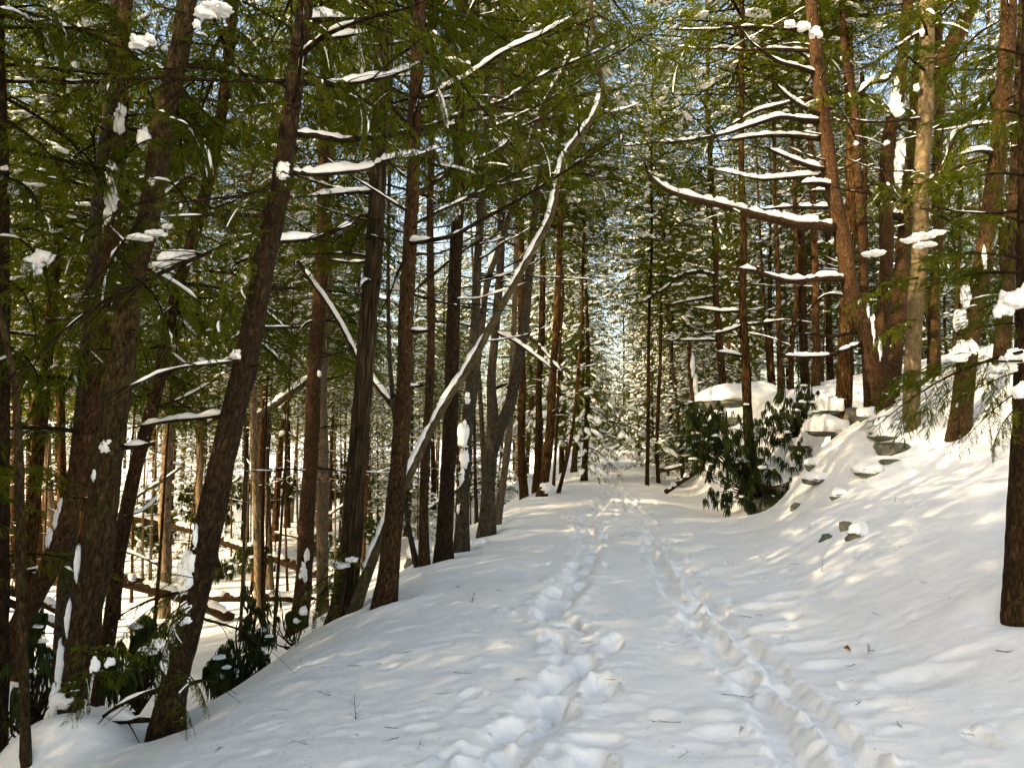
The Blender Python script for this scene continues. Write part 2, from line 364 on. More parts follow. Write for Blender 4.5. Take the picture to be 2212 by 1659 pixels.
def H0(x, y):
    x = np.asarray(x, float); y = np.asarray(y, float); u = x - pc(y)
    uu = u + .25 * vn2(x * .23, y * .23, 3)
    w_ = sstep(10.5, 13.6, y); a = sstep(15.4, 17.0, y); b = sstep(18.6, 20.6, y + .25 * vn2(x * .8, y * .8, 8)); c = sstep(28, 34, y)
    z = (prof(T_NEAR, uu) * (1 - w_) + prof(T_MID, uu) * w_) * (1 - a) + prof(T_GUL, uu) * a
    z = z * (1 - b) + prof(T_LED, uu) * b; z = z * (1 - c) + prof(T_FAR, uu) * c
    z = z + np.interp(y, ZPY, ZPZ)
    off = sstep(2.2, 6, np.abs(u))
    z = z + .05 * vn2(x * .5, y * .5, 1) * (.35 + off) + off * .22 * vn2(x * .16, y * .16, 2) + .025 * vn2(x * 1.3, y * 1.3, 4) * (.5 + off)
    for mx, my, mh, mr in MOUNDS: z = z + mh * np.exp(-((x - mx) ** 2 + (y - my) ** 2) / (2 * mr * mr))
    return z
def Hs(x, y): return float(H0(np.array([x]), np.array([y]))[0])
def G(px, py, lo=2.0, hi=90.0):
    """where the line of sight through a pixel meets the ground"""
    r = ray(px, py); d = np.geomspace(lo, hi, 700); q = EYE + r * (d / r[1])[:, None]
    below = q[:, 2] < H0(q[:, 0], q[:, 1]); k = np.argmax(below)
    return q[k] if below.any() else q[-1]

# tracks in the snow, read off the photograph as pixel paths
def gpath(px, step=.05):
    p = np.array([G(*q) for q in px]); n = max(4, int(np.sum(np.linalg.norm(np.diff(p[:, :2], axis=0), axis=1)) / step)); return catmull(p, n)[:, :2]
TRACK_L = gpath([(1050, 1659), (1110, 1590), (1180, 1515), (1245, 1440), (1240, 1370), (1195, 1310), (1245, 1250), (1275, 1180), (1265, 1120), (1310, 1075), (1330, 1040)])
TRACK_R1 = gpath([(1740, 1659), (1650, 1530), (1565, 1420), (1510, 1340), (1440, 1260), (1405, 1190), (1390, 1130), (1345, 1075), (1330, 1035)])
TRACK_R2 = gpath([(1890, 1659), (1760, 1530), (1640, 1420), (1560, 1340), (1490, 1260), (1440, 1190), (1405, 1130), (1360, 1075)])
TRACK_M = gpath([(1225, 1659), (1225, 1560), (1270, 1450), (1310, 1380)])
FAR_M = gpath([(1285, 1160), (1310, 1110), (1320, 1070), (1300, 1030), (1310, 1005), (1330, 985)])
def along(x, y, path):
    """distance to a path, arc length along it and side of it"""
    path = path[::3]; L = np.concatenate(([0], np.cumsum(np.linalg.norm(np.diff(path, axis=0), axis=1))))
    D = np.full(x.shape, 9.0); S = np.zeros(x.shape); Q = np.ones(x.shape)
    for k in range(len(path) - 1):
        a, b = path[k], path[k + 1]; e = b - a; l2 = e @ e + 1e-9
        ix = np.nonzero((np.abs(x - a[0]) < .9) & (np.abs(y - a[1]) < .9))[0]
        t = np.clip(((x[ix] - a[0]) * e[0] + (y[ix] - a[1]) * e[1]) / l2, 0, 1)
        qx, qy = x[ix] - a[0] - t * e[0], y[ix] - a[1] - t * e[1]; dd = np.hypot(qx, qy); m = dd < D[ix]; j = ix[m]
        D[j] = dd[m]; S[j] = L[k] + t[m] * math.sqrt(l2); Q[j] = np.sign(e[0] * qy - e[1] * qx)[m]
    return D, S, Q
def crumbs(x, y, seed): return vn2(x * 11, y * 11, seed) + .7 * vn2(x * 23, y * 23, seed + 1) + .45 * vn2(x * 47, y * 47, seed + 2)
def ruts(x, y, path, w, depth, seed):
    """a furrow ploughed by dragging feet: uneven floor, ragged lips"""
    D, S, Q = along(x, y, path)
    lat = D * Q + .045 * vn2(S * 1.7, S * 0 + seed, seed) + .030 * vn2(x * 6, y * 6, seed + 1) + .014 * vn2(x * 17, y * 17, seed + 8)
    dep = depth * (.75 + .5 * vn2(S * 1.1, S * 0, seed + 2) + .28 * vn2(x * 5, y * 5, seed + 3))
    prof_ = 1 - sstep(w * .55, w * 1.05, np.abs(lat)); cr = crumbs(x, y, seed + 4)
    rim = np.exp(-((np.abs(lat) - w * 1.35) / (w * .40)) ** 2) * np.clip(.6 + 1.1 * vn2(S * 1.9, Q * 3.0 + seed, seed + 6), 0, 1.6)
    return -dep * prof_ + rim * (.014 + .013 * np.maximum(cr, -.5)) + np.exp(-(D / (w * 1.9)) ** 2) * cr * .009
PRINTS = []
def walk(path, stride, gauge, depth, seed, size=1.0, until=99):
    r = random.Random(seed); L = np.concatenate(([0], np.cumsum(np.linalg.norm(np.diff(path, axis=0), axis=1)))); t = .1; sg = 1
    while t < L[-1]:
        p = np.array([np.interp(t, L, path[:, k]) for k in (0, 1)]); e = np.array([np.interp(min(t + .2, L[-1]), L, path[:, k]) for k in (0, 1)]) - p; a = math.atan2(e[1], e[0]); sg = -sg
        n = np.array((-math.sin(a), math.cos(a))); c = p + n * sg * gauge * r.uniform(.5, 1.3)
        if c[1] < until: PRINTS.append((c[0], c[1], a + r.gauss(0, .18), r.uniform(.15, .21) * size, r.uniform(.07, .10) * size, depth * r.uniform(.6, 1.2), r.randint(0, 999)))
        t += stride * r.uniform(.7, 1.35)
walk(TRACK_L, .46, .10, .11, 1, .85); walk(TRACK_M, .5, .10, .10, 2); walk(TRACK_R1, .9, .05, .06, 3, .9); walk(TRACK_R2, 1.3, .04, .05, 4, .9); walk(FAR_M, .42, .16, .07, 5, .85); walk(TRACK_L[120:], .7, .24, .05, 6, .7); walk(TRACK_R2 + np.array((.45, .1)), .75, .2, .035, 7, .6); walk(TRACK_L + np.array((-.35, 0)), 1.1, .15, .03, 8, .6)
def foot_field(x, y):
    h = np.zeros(x.shape)
    for cx, cy, a, la, wb, dp, sd in PRINTS:
        ix = np.nonzero((np.abs(x - cx) < .5) & (np.abs(y - cy) < .5))[0]
        if not len(ix): continue
        X, Y = x[ix], y[ix]; l = (X - cx) * math.cos(a) + (Y - cy) * math.sin(a); w = -(X - cx) * math.sin(a) + (Y - cy) * math.cos(a)
        nz = vn2(X * 8 + sd, Y * 8, sd) + .5 * vn2(X * 19, Y * 19 + sd, sd + 1)
        cr = crumbs(X, Y, sd + 3); e = (np.abs(l / la) ** 2.4 + np.abs(w / wb) ** 2.4) ** (1 / 2.4) * (1 + .30 * nz + .10 * cr)
        drag = np.where((l < 0), np.exp(-((w / (wb * .8)) ** 2)) * (1 - sstep(la, la * 2.3, -l)), 0) * .45     # scuff behind the heel
        pit = np.maximum(1 - sstep(.62, 1.10, e), drag)
        rim = np.exp(-((e - 1.38) / .30) ** 2)
        h[ix] = np.minimum(h[ix], 0) * 0 + np.where(pit > .25, np.minimum(h[ix], -dp * pit * (1 + .22 * nz) + .012 * cr * pit), h[ix] - dp * pit) + rim * (.010 + .017 * np.maximum(cr, -.5)) * np.clip(.7 + .9 * vn2(X * 4, Y * 4, sd + 5), 0, 1.5)
    return h
DENTS = []
_r = random.Random(5)
for _ in range(1700):
    yy = 3 + 26 * _r.random() ** 1.6; uu = _r.uniform(-3.2, 4.2)
    DENTS.append((pc(yy) + uu, yy, (lambda q: q)(_r.uniform(.012, .045) * (1 + 1.6 * (_r.random() < .15))), _r.choice((-1, -1, 1)) * _r.uniform(.004, .014)))
for px_, py_, s_, h_ in [(1980, 1470, .16, -.035), (1750, 1400, .12, -.03), (1790, 1440, .10, -.03), (1640, 1310, .10, -.03), (1690, 1290, .12, -.03), (1700, 1355, .13, -.035), (1540, 1545, .09, .03), (1580, 1590, .11, -.03), (1430, 1540, .06, .025), (1330, 1535, .08, -.02), (1870, 1530, .07, -.02), (2060, 1420, .08, -.02), (915, 1575, .06, -.02), (1620, 1460, .1, -.03), (1290, 1605, .09, -.03), (1820, 1240, .10, -.03), (1560, 1230, .08, -.025), (1600, 1260, .08, -.025), (1645, 1235, .1, -.025)]:
    q = G(px_, py_); DENTS.append((q[0], q[1], s_, h_))

TREES_AT = []
def build_ground():
    ys = [2.7]
    while ys[-1] < 150: ys.append(ys[-1] + max(.0135, .0054 * ys[-1]))
    ys = np.array([-90, -60, -40, -28, -20, -14, -10, -7, -4, -2, -.5, .6, 1.3, 1.9, 2.35] + ys + [165, 185, 210, 250])
    us = list(np.arange(-3.6, 4.6, .022)); st = .022; a = us[-1]; b = us[0]; R_, L_ = [], []
    while a < 200: st *= 1.09; a += st; R_.append(a)
    st = .022
    while b > -200: st *= 1.07; b -= st; L_.append(b)
    us = np.array(L_[::-1] + us + R_)
    U, Y = np.meshgrid(us, ys); X = U + pc(Y); Z = H0(X, Y)
    nr = (Y > 2.5) & (Y < 34) & (U > -3.6) & (U < 4.6); xs, yy = X[nr], Y[nr]; zz = Z[nr]
    fade = 1 - sstep(24, 34, yy)
    zz = zz + fade * ruts(xs, yy, TRACK_R1, .11, .055, 41) + fade * ruts(xs, yy, TRACK_R2, .09, .048, 51) + fade * ruts(xs, yy, TRACK_L, .16, .05, 31)
    zz = zz + fade * foot_field(xs, yy)
    for dx, dy, s, h in DENTS:
        m = (np.abs(xs - dx) < 3 * s * 1.6) & (np.abs(yy - dy) < 3 * s)
        if m.any():
            q = ((xs[m] - dx) / (1.5 * s)) ** 2 + ((yy[m] - dy) / s) ** 2
            zz[m] = zz[m] + h * np.exp(-q ** 1.5) - .45 * h * np.exp(-((np.sqrt(q) - 1.25) / .35) ** 2) * (1 if h < 0 else 0) * (yy[m] > dy)
    zz = zz + .0055 * vn2(xs * 5, yy * 5, 12) + .0035 * vn2(xs * 13, yy * 13, 13) + .0022 * np.maximum(0, vn2(xs * 30, yy * 30, 14)) * 2
    Z[nr] = zz
    for k, (tx, ty) in enumerate(TREES_AT):
        if -1 < ty < 30 and abs(tx) < .7 * ty + 3:
            dd = np.hypot(X - tx, Y - ty); m = dd < 1.6; an = np.arctan2(Y[m] - ty, X[m] - tx)
            Z[m] += -.07 * np.exp(-(dd[m] / .24) ** 2) + .05 * np.exp(-((dd[m] - .42) / .22) ** 2) * (.5 + .5 * np.cos(an - 2.4 + k))
    ny, nu = X.shape; V = np.stack((X, Y, Z), -1).reshape(-1, 3)
    i = np.arange(ny - 1)[:, None] * nu + np.arange(nu - 1)[None, :]
    F4 = np.stack((i, i + 1, i + nu + 1, i + nu), -1).reshape(-1, 4)
    global GROUND, GSHAPE
    GSHAPE = X.shape; GROUND = make_mesh('snow_covered_ground', V, None, F4, (SNOWG,)); o = link('snow_covered_ground', GROUND)
    o['kind'] = 'structure'; o['label'] = 'trodden snow on the path, its bank and the forest floor'
for px_, py_, mh, mr, dd in [(70, 1600, .38, .28, 4.9), (110, 1560, .25, .3, 5.4), (1775, 985, .75, .42, 17.6), (1735, 1000, .35, .3, 17.2), (1650, 1000, .5, .5, 19.3), (1800, 900, .5, .5, 18.9)]:
    q = P(px_, py_, dd); MOUNDS.append((q[0], q[1], mh, mr))

# ------------------------------------------------------------------ hemlock sprays
def rotm(axis, a):
    return np.array(Matrix.Rotation(a, 3, Vector(axis)))
def spray(L, seed, fine, snow_amt, wood=True, droop=.32, gap=1.0, lump=1.0):
    """one flat drooping hemlock bough along +X: (foliage arrays, snow arrays). fine: single needles"""
    r = random.Random(seed); mb = MB(); sn = MB()
    n = 10; t = np.linspace(0, 1, n); bend = r.uniform(-.15, .15)
    ax = np.stack((L * t, L * bend * t * t, L * (.10 * t - droop * t ** 2.2)), -1)
    if wood: tube(mb, ax, .010 * L * (1 - .85 * t) + .0012, 4 if fine else 3, 1, cap=False)
    tips = []
    step = (.070 if fine else .10) * gap; x = .12 * L; sgn = 1
    bl_b, bl_d, bl_l = [], [], []
    def leafy(tw, ang, dz, ls):
        m = len(tw); q = np.linspace(0, 1, m); st2 = (.030 if fine else .046) * (gap ** .4); y = .02; s2 = 1
        while y < ls:
            f = y / ls; b0 = np.array([np.interp(f, q, tw[:, k]) for k in range(3)]); s2 = -s2
            a2 = ang + s2 * math.radians(r.uniform(24, 66)); l2 = (.045 + .075 * (1 - f)) * r.uniform(.5, 1.4) * (L / 2) ** .35
            bl_b.append(b0); bl_d.append(unit(np.array((math.cos(a2), math.sin(a2), dz - .2 - .5 * f + r.uniform(-.3, .3))))); bl_l.append(l2); y += st2 * r.uniform(.5, 1.5)
        bl_b.append(tw[-2]); bl_d.append(unit(tw[-1] - tw[-2])); bl_l.append(.10)
    while x < L * .985:
        tt = x / L; p0 = np.array([np.interp(tt, t, ax[:, k]) for k in range(3)])
        sgn = -sgn; ang = math.radians(r.uniform(30, 72)) * sgn
        ls = L * (.09 + .36 * (1 - tt) ** .75 * min(1, .35 + tt * 2.4)) * r.uniform(.3, 1.3)
        d0 = unit(np.array((math.cos(ang), math.sin(ang), -.30 * tt + r.uniform(-.22, .18))))
        q = np.linspace(0, 1, 6); sag = r.uniform(.15, .65); hook = r.uniform(-.1, .3)
        tw = p0 + ls * q[:, None] * d0 + np.stack((ls * hook * q ** 2, 0 * q, -ls * sag * q ** 2), -1)
        if wood and fine: tube(mb, tw, (.0035 * L / 2 + .0012) * (1 - .8 * q), 3, 1, cap=False)
        tips.append((tw, ls)); leafy(tw, ang, d0[2], ls)
        if ls > .28:
            for c in range(int(ls / .11)):
                f = r.uniform(.2, .9); b0 = np.array([np.interp(f, q, tw[:, k]) for k in range(3)]); a2 = ang + r.choice((-1, 1)) * math.radians(r.uniform(30, 60)); l2 = ls * r.uniform(.2, .45) * (1.1 - f)
                if l2 < .05: continue
                t2 = b0 + np.stack((math.cos(a2) * l2 * q, math.sin(a2) * l2 * q, l2 * ((d0[2] - .1) * q - r.uniform(.2, .6) * q * q)), -1)
                if fine: tube(mb, t2, .0016 * (1 - .7 * q), 3, 1, cap=False)
                leafy(t2, a2, d0[2] - .15, l2); tips.append((t2, l2))
        x += step * r.uniform(.5, 1.8)
    B = np.array(bl_b); D = np.array(bl_d); LL = np.array(bl_l)[:, None]; k = len(B)
    rg = np.random.default_rng(seed); DN = np.array((0, 0, 1.))
    side = unit(np.cross(D, DN + rg.normal(0, .35, (k, 3))))
    if fine:
        m = 8; V = []
        for a in range(m):
            f = (a + .3) / m
            c = B + D * LL * f - DN * (LL * .35 * f * f)
            for s in (-1, 1):
                nl = .016 * (1 - .35 * f) * rg.uniform(.7, 1.3, (k, 1)); tip = c + (side * s * .86 + D * .5) * nl + rg.normal(0, .002, (k, 3)); w = D * .0034
                V.append(np.stack((c - w, c + w, tip), 1).reshape(-1, 3))
        V = np.concatenate(V); mb.add(V, np.arange(len(V)).reshape(-1, 3), None, 0)
    hw = .0062 if fine else (.008 + .007 * rg.random((k, 1))) * gap ** .5
    w = side * hw; mid = B + D * LL * .48 - DN * LL * .09; tip = B + D * LL - DN * LL * .33
    V = np.stack((B, mid - w, tip, mid + w), 1).reshape(-1, 3); i = np.arange(k)[:, None] * 4
    mb.add(V, np.concatenate((i + [0, 1, 2], i + [0, 2, 3]), 0), None, 0)
    if snow_amt > 0:                                          # snow held by the twigs: short runs of small uneven lumps
        for tw, ls in tips:
            if r.random() > snow_amt: continue
            if fine:
                i0 = r.randint(0, 2); seg = tw[i0:i0 + r.randint(3, 6)]
                if len(seg) >= 3: snow_strip(sn, seg + np.array((0, 0, .004)), r.uniform(.007, .016), r.uniform(.010, .026), r.randint(0, 9999), .85, .022, 6)
                continue
            f0 = r.uniform(.1, .6); nl = r.randint(2, 6) if fine else r.randint(1, 3); d = unit(tw[-1] - tw[0]); yaw = math.atan2(d[1], d[0]); pit = math.asin(max(-1, min(1, d[2])))
            R = rotm((0, 0, 1), yaw) @ rotm((0, 1, 0), -pit)
            for c in range(nl):
                f = min(1, f0 + c * r.uniform(.05, .16)); p0 = np.array([np.interp(f, np.linspace(0, 1, 6), tw[:, k]) for k in range(3)]) + np.array((r.uniform(-.02, .02), r.uniform(-.02, .02), .008))
                s = (r.uniform(.010, .030) if fine else r.uniform(.022, .05)) * (L / 2) ** .5 * (1.6 if r.random() < .15 else 1) * gap ** .4 * lump
                blob(sn, p0, (s * r.uniform(1.0, 2.2), s * r.uniform(.6, 1.1), s * r.uniform(.45, .8)), 1 if fine else 0, .4, r.randint(0, 9999), R, 1.9, 0, .5)
    return mb.arrays(), sn.arrays()

BASE_SPRAYS = [spray(2.0, 100 + k, False, .08, True, .22 + .05 * k, 1.0, 1.35) for k in range(6)]
HEAVY_SPRAYS = [spray(2.0, 140 + k, False, .12, True, .35 + .05 * k, 1.0, 1.75) for k in range(4)]
NEAR_SPRAYS = []
for k in range(7):
    f, s = spray(1.7, 200 + k, True, .08, True, .14 + .05 * k, 1.0)
    NEAR_SPRAYS.append((make_mesh('bough', f[0], f[1], f[2], (LEAFN, BARK['twig']), f[3]), make_mesh('bough_snow', s[0], s[1], s[2], (SNOW,), s[3])))

def crown_variant(seed, nb, hc, rb, sprays, shape):
    r = random.Random(seed); F, S = MB(), MB(); ph = r.random() * 6
    for k in range(nb):
        f = (k + r.random()) / nb; z = hc * f ** .92; ph += 2.4 + r.uniform(-.5, .5)
        ln = rb * (shape(f)) * r.uniform(.65, 1.25) + .35
        fo, so = sprays[r.randrange(len(sprays))]
        pitch = math.radians(r.uniform(-10, 14) + 22 * f)
        R = rotm((0, 0, 1), ph) @ rotm((0, 1, 0), -pitch) @ rotm((1, 0, 0), r.uniform(-.25, .25)); s = ln / 2.0
        M = R @ np.diag((s, s * r.uniform(1.0, 1.5), s))
        F.merge(fo, M, np.array((0, 0, z))); S.merge(so, M, np.array((0, 0, z)))
    n = 6; z = np.linspace(0, hc * 1.01, n)
    V, F3, F4, mi = S.arrays(); F.merge((V, F3, F4, mi + 2))
    return F.mesh('crown', (LEAF, BARK['twig'], SNOWF))
forest = lambda f: (1 - f) ** .75 * min(1, .55 + 1.6 * f)
young = lambda f: (1 - f) ** .85
CROWNS = [crown_variant(300 + k, 98, 12.0, 2.7, BASE_SPRAYS, forest) for k in range(4)]
YOUNG = [crown_variant(330 + k, 70, 9.0, 2.5, HEAVY_SPRAYS, young) for k in range(2)]

# ------------------------------------------------------------------ trees
class Tree: pass
def tree(label, px, depth, bark='brown', lean_d=0.0, top=17.0, crown=None, h0=7.0, cs=1.0, group=None, name='hemlock_tree', near=False, dead=(0, 0, 0), flare=1.25, seed=None, kat='tree', base_in=.25, snowy=True):
    """px: (x, y, width) in the photograph from the base up; the trunk is carried on to its real height above the frame"""
    T = Tree(); seed = seed if seed is not None else int(px[0][0] * 3 + px[0][1])
    n = len(px); pts, rad = [], []
    for k, (x, y, w) in enumerate(px):
        d = depth + lean_d * k / max(1, n - 1); q = P(x, y, d); pts.append(q); rad.append(w * d / FPX / 2 * .86)
    pts = np.array(pts); rad = np.array(rad)
    g = Hs(pts[0][0], pts[0][1])
    if pts[0][2] > g - .05:                                    # reach down into the snow
        d0 = unit(pts[0] - pts[1]) if n > 1 else np.array((0, 0, -1.0)); d0[2] = min(d0[2], -.7); d0 = unit(d0)
        e = pts[0] + d0 * ((pts[0][2] - g + base_in) / -d0[2]); e[2] = Hs(e[0], e[1]) - base_in
        pts = np.vstack((e, pts)); rad = np.concatenate(([rad[0] * 1.02], rad))
    z0 = pts[0][2]; hz = z0 + top
    if pts[-1][2] < hz - 1:
        dirt = unit(pts[-1] - pts[-2]); dirt = unit(dirt * np.array((.6, .6, 1)))
        rem = hz - pts[-1][2]; steps = 4
        for k in range(1, steps + 1):
            dirt = unit(dirt * np.array((.75, .75, 1))); pts = np.vstack((pts, pts[-1] + dirt * rem / steps)); 
        rr = rad[-1]; rad = np.concatenate((rad, [rr * (1 - .85 * k / steps) + .006 for k in range(1, steps + 1)]))
    L = np.sum(np.linalg.norm(np.diff(pts, axis=0), axis=1))
    step = .065 if near else (.14 if depth < 16 else .35); m = int(L / step)
    c = np.concatenate((pts, rad[:, None]), 1); c = catmull(c, m)
    p, r = c[:, :3], np.maximum(c[:, 3], .004)
    hh = p[:, 2] - p[0][2]; r = r * (1 + (flare - 1) * 1.3 * np.exp(-np.maximum(0, hh - base_in * .6) / .26))
    if not near:
        jit = np.stack((vn3(np.stack((hh * .6, 0 * hh + seed, 0 * hh), -1), seed), vn3(np.stack((hh * .6, 0 * hh, 0 * hh + seed), -1), seed + 1), 0 * hh), -1); p = p + jit * (.03 + .015 * (depth > 16))
    root = empty(name, (pts[0][0], pts[0][1], z0 + base_in)); tag(root, label, kat, group)
    mb = MB(); tube(mb, p, r, 36 if near else (16 if depth < 20 else 9), amp=.06 if near else .09, seed=seed, ridge=(.007 if bark not in ('smooth', 'olive') else .0012) if near else 0)
    T.trunk = put('trunk', mb, (FBARK[bark] if depth > 17.5 and bark in FBARK else BARK[bark],), root, True)
    T.root, T.p, T.r, T.bark, T.seed, T.depth, T.z0 = root, p, r, bark, seed, depth, z0
    TREES_AT.append((pts[0][0], pts[0][1]))
    if crown is not None:
        cm = crown; pz = point_at(T, z0 + h0); td = unit(p[-1] - pz)
        h = p[-1][2] - (z0 + h0); hcv = max(v.co.z for v in cm.vertices) if not cm.get('h') else cm['h']; cm['h'] = hcv
        s = max(.3, h / hcv) * 1.02
        o = link('crown', cm, root); o.location = Vector(pz) - root.location
        q = Vector((0, 0, 1)).rotation_difference(Vector(td)); o.rotation_mode = 'QUATERNION'
        from mathutils import Quaternion
        o.rotation_quaternion = q @ Quaternion((0, 0, 1), (seed * 1.7) % 6.28); o.scale = (cs, cs, s)
        o['kind'] = 'stuff'
        T.crown = o
    if dead[0]: dead_limbs(T, *dead)
    return T
def point_at(T, z):
    return np.array([np.interp(z, T.p[:, 2], T.p[:, k]) for k in range(3)])
def rad_at(T, z): return float(np.interp(z, T.p[:, 2], T.r))

def side_twigs(mb, p, r, seed, n, l0, m=0, sn=None):
    q = random.Random(seed)
    for _ in range(n):
        k = q.randint(int(len(p) * .25), len(p) - 2); d = unit(p[k + 1] - p[k])
        a = unit(np.cross(d, (0, 0, 1.0))) * q.choice((-1, 1)); v = unit(d * .8 + a * q.uniform(.5, 1) + np.array((0, 0, q.uniform(-.35, .3))))
        l = l0 * q.uniform(.4, 1.1); tt = np.linspace(0, 1, 5)[:, None]
        w = p[k] + v * l * tt + np.array((0, 0, -l * .18)) * tt ** 2 + np.array((q.uniform(-.1, .1), q.uniform(-.1, .1), 0)) * l * tt ** 2
        tube(mb, w, np.linspace(min(r[k] * .5, .006), .0012, 5), 3, m, cap=False)
def limb(T, pts, r0, r1, snow=.04, cover=.75, seed=0, twigs=6, tl=.5, bark=None, name='branch'):
    pts = np.asarray(pts, float); L = np.sum(np.linalg.norm(np.diff(pts, axis=0), axis=1)); n = max(8, int(L / .09))
    p = catmull(pts, n); f = np.linspace(0, 1, n); r = r0 * (1 - f) ** .8 + r1
    p = p + .012 * L ** .5 * np.stack([vn3(np.stack((f * L * 2.2, 0 * f + seed, 0 * f + k), -1), seed + k) for k in range(3)], -1) * sstep(0, .15, f)[:, None]
    mb = MB(); tube(mb, p, r, 7, amp=.10, seed=seed)
    side_twigs(mb, p, r, seed, twigs, tl)
    o = put(name, mb, (BARK[bark or 'twig'],), T.root, True)
    if snow:
        sm = MB(); snow_strip(sm, p[: int(n * .97)], r[: int(n * .97)], snow, seed, cover, .045 if T.depth < 9 else .07, 7)
        if sm.n and (sm.F4): put_sub('snow', sm, (SNOW,), o)['kind'] = 'stuff'
    return o
def plimb(T, px, w0, w1, d1=0.0, **kw):
    """limb traced in the photograph: px (x, y) list from the trunk outwards; d1 = how much nearer(-)/farther(+) its tip is"""
    n = len(px); q0 = P(px[0][0], px[0][1], T.depth)
    k = int(np.argmin(np.abs(T.p[:, 2] - q0[2]))); d0 = T.p[k][1]
    pts = np.array([P(x, y, d0 + d1 * i / (n - 1)) for i, (x, y) in enumerate(px)])
    s = d0 / FPX / 2
    kw.setdefault('seed', int(px[0][0] + px[-1][1] * 7)); return limb(T, pts, w0 * s, w1 * s, **kw)
def dead_limbs(T, n, zlo, zhi, seed=None, lmin=.5, lmax=1.9):
    q = random.Random(T.seed + 77 + (seed or 0))
    for k in range(n):
        z = T.z0 + q.uniform(zlo, zhi); c = point_at(T, z); a = q.random() * 6.283; l = q.uniform(lmin, lmax)
        d = np.array((math.cos(a), math.sin(a), q.uniform(-.25, .3))); t = np.linspace(0, 1, 5)[:, None]; up = q.uniform(-.25, .35)
        p = c + d * l * t + np.array((0, 0, up * l)) * t ** 2 + np.array((q.uniform(-.2, .2), q.uniform(-.2, .2), 0)) * l * t ** 2
        limb(T, p, q.uniform(.010, .020), .002, snow=q.uniform(.012, .03), cover=q.uniform(.35, .8), seed=q.randint(0, 9999), twigs=q.randint(2, 6), tl=.4 * l)
def bough(T, a, b, kind, roll=0.0, snow=True, wide=1.0, name='bough'):
    """a near needled bough from point a to point b (pixel x, y, metres ahead)"""
    A, B = P(*a), P(*b); x = B - A; L = np.linalg.norm(x); x = x / L
    y = unit(np.cross((0, 0, 1.0), x)); z = np.cross(x, y)
    cr, sr = math.cos(roll), math.sin(roll); y, z = y * cr + z * sr, z * cr - y * sr
    s = L / 1.7; fm, sm = NEAR_SPRAYS[kind % len(NEAR_SPRAYS)]
    o = link(name, fm, T.root); M = Matrix(((x[0] * s, y[0] * s * wide, z[0] * s, A[0]), (x[1] * s, y[1] * s * wide, z[1] * s, A[1]), (x[2] * s, y[2] * s * wide, z[2] * s, A[2]), (0, 0, 0, 1)))
    o.matrix_local = Matrix.Translation(-root_loc(T)) @ M
    o['kind'] = 'stuff'
    if snow: link('snow', sm, o)['kind'] = 'stuff'
    return o
def root_loc(T): return Vector(T.root.location)
def lumps(mb, c, rx, ry, rz, r):
    """one broken heap of snow: an uneven core with smaller lobes sagging round its lower edge"""
    blob(mb, c, (rx * .85, ry * .85, rz * .85), 3, .42, r.randint(0, 9999), None, 2.2, 0, .45)
    for k in range(11):
        a = r.random() * 6.283; f = r.uniform(.3, .85); q = r.uniform(.28, .5)
        blob(mb, c + np.array((math.cos(a) * rx * f, math.sin(a) * ry * f, rz * (.45 * (1 - f) - r.uniform(0, .45) * f))), (rx * q * r.uniform(.8, 1.15), ry * q * r.uniform(.8, 1.15), rz * q * r.uniform(.9, 1.5)), 2, .28, r.randint(0, 9999), None, 1.8, 0, .8)
def clump(T, parts, seed=0, name='snow'):
    """snow heap caught on boughs: parts = (px, py, metres ahead, half width, half height)"""
    mb = MB(); r = random.Random(seed + int(parts[0][0]))
    for k, (x, y, d, w, h) in enumerate(parts):
        s = d / FPX; lumps(mb, P(x, y, d), w * s, w * s * r.uniform(.7, 1.0), h * s, r)
    o = put(name, mb, (SNOW,), T.root); o['kind'] = 'stuff'; return o
def trunk_snow(T, px, seed=0, thick=1.0):
    """snow plastered on the side of a trunk, lumps (px, py, half width, half height) at the trunk's own distance"""
    mb = MB(); r = random.Random(seed + int(px[0][0]))
    for x, y, w, h in px:
        q = P(x, y, T.depth); k = int(np.argmin(np.abs(T.p[:, 2] - q[2]))); d = T.p[k][1] - T.r[k] * .75
        c = P(x, y, d); s = d / FPX
        blob(mb, c, (w * s, .03 * thick + w * s * .3, h * s), 2, .36, r.randint(0, 9999), None, 2.6, 0, None)
        for _ in range(4): blob(mb, c + np.array((r.uniform(-1, 1) * w * s * .8, 0, r.uniform(-1.1, 1.1) * h * s)), (w * s * r.uniform(.2, .5), .02 * thick + w * s * .15, h * s * r.uniform(.12, .4)), 1, .5, r.randint(0, 9999), None, 2.4, 0, None)
    put('snow', mb, (SNOW,), T.root)['kind'] = 'stuff'

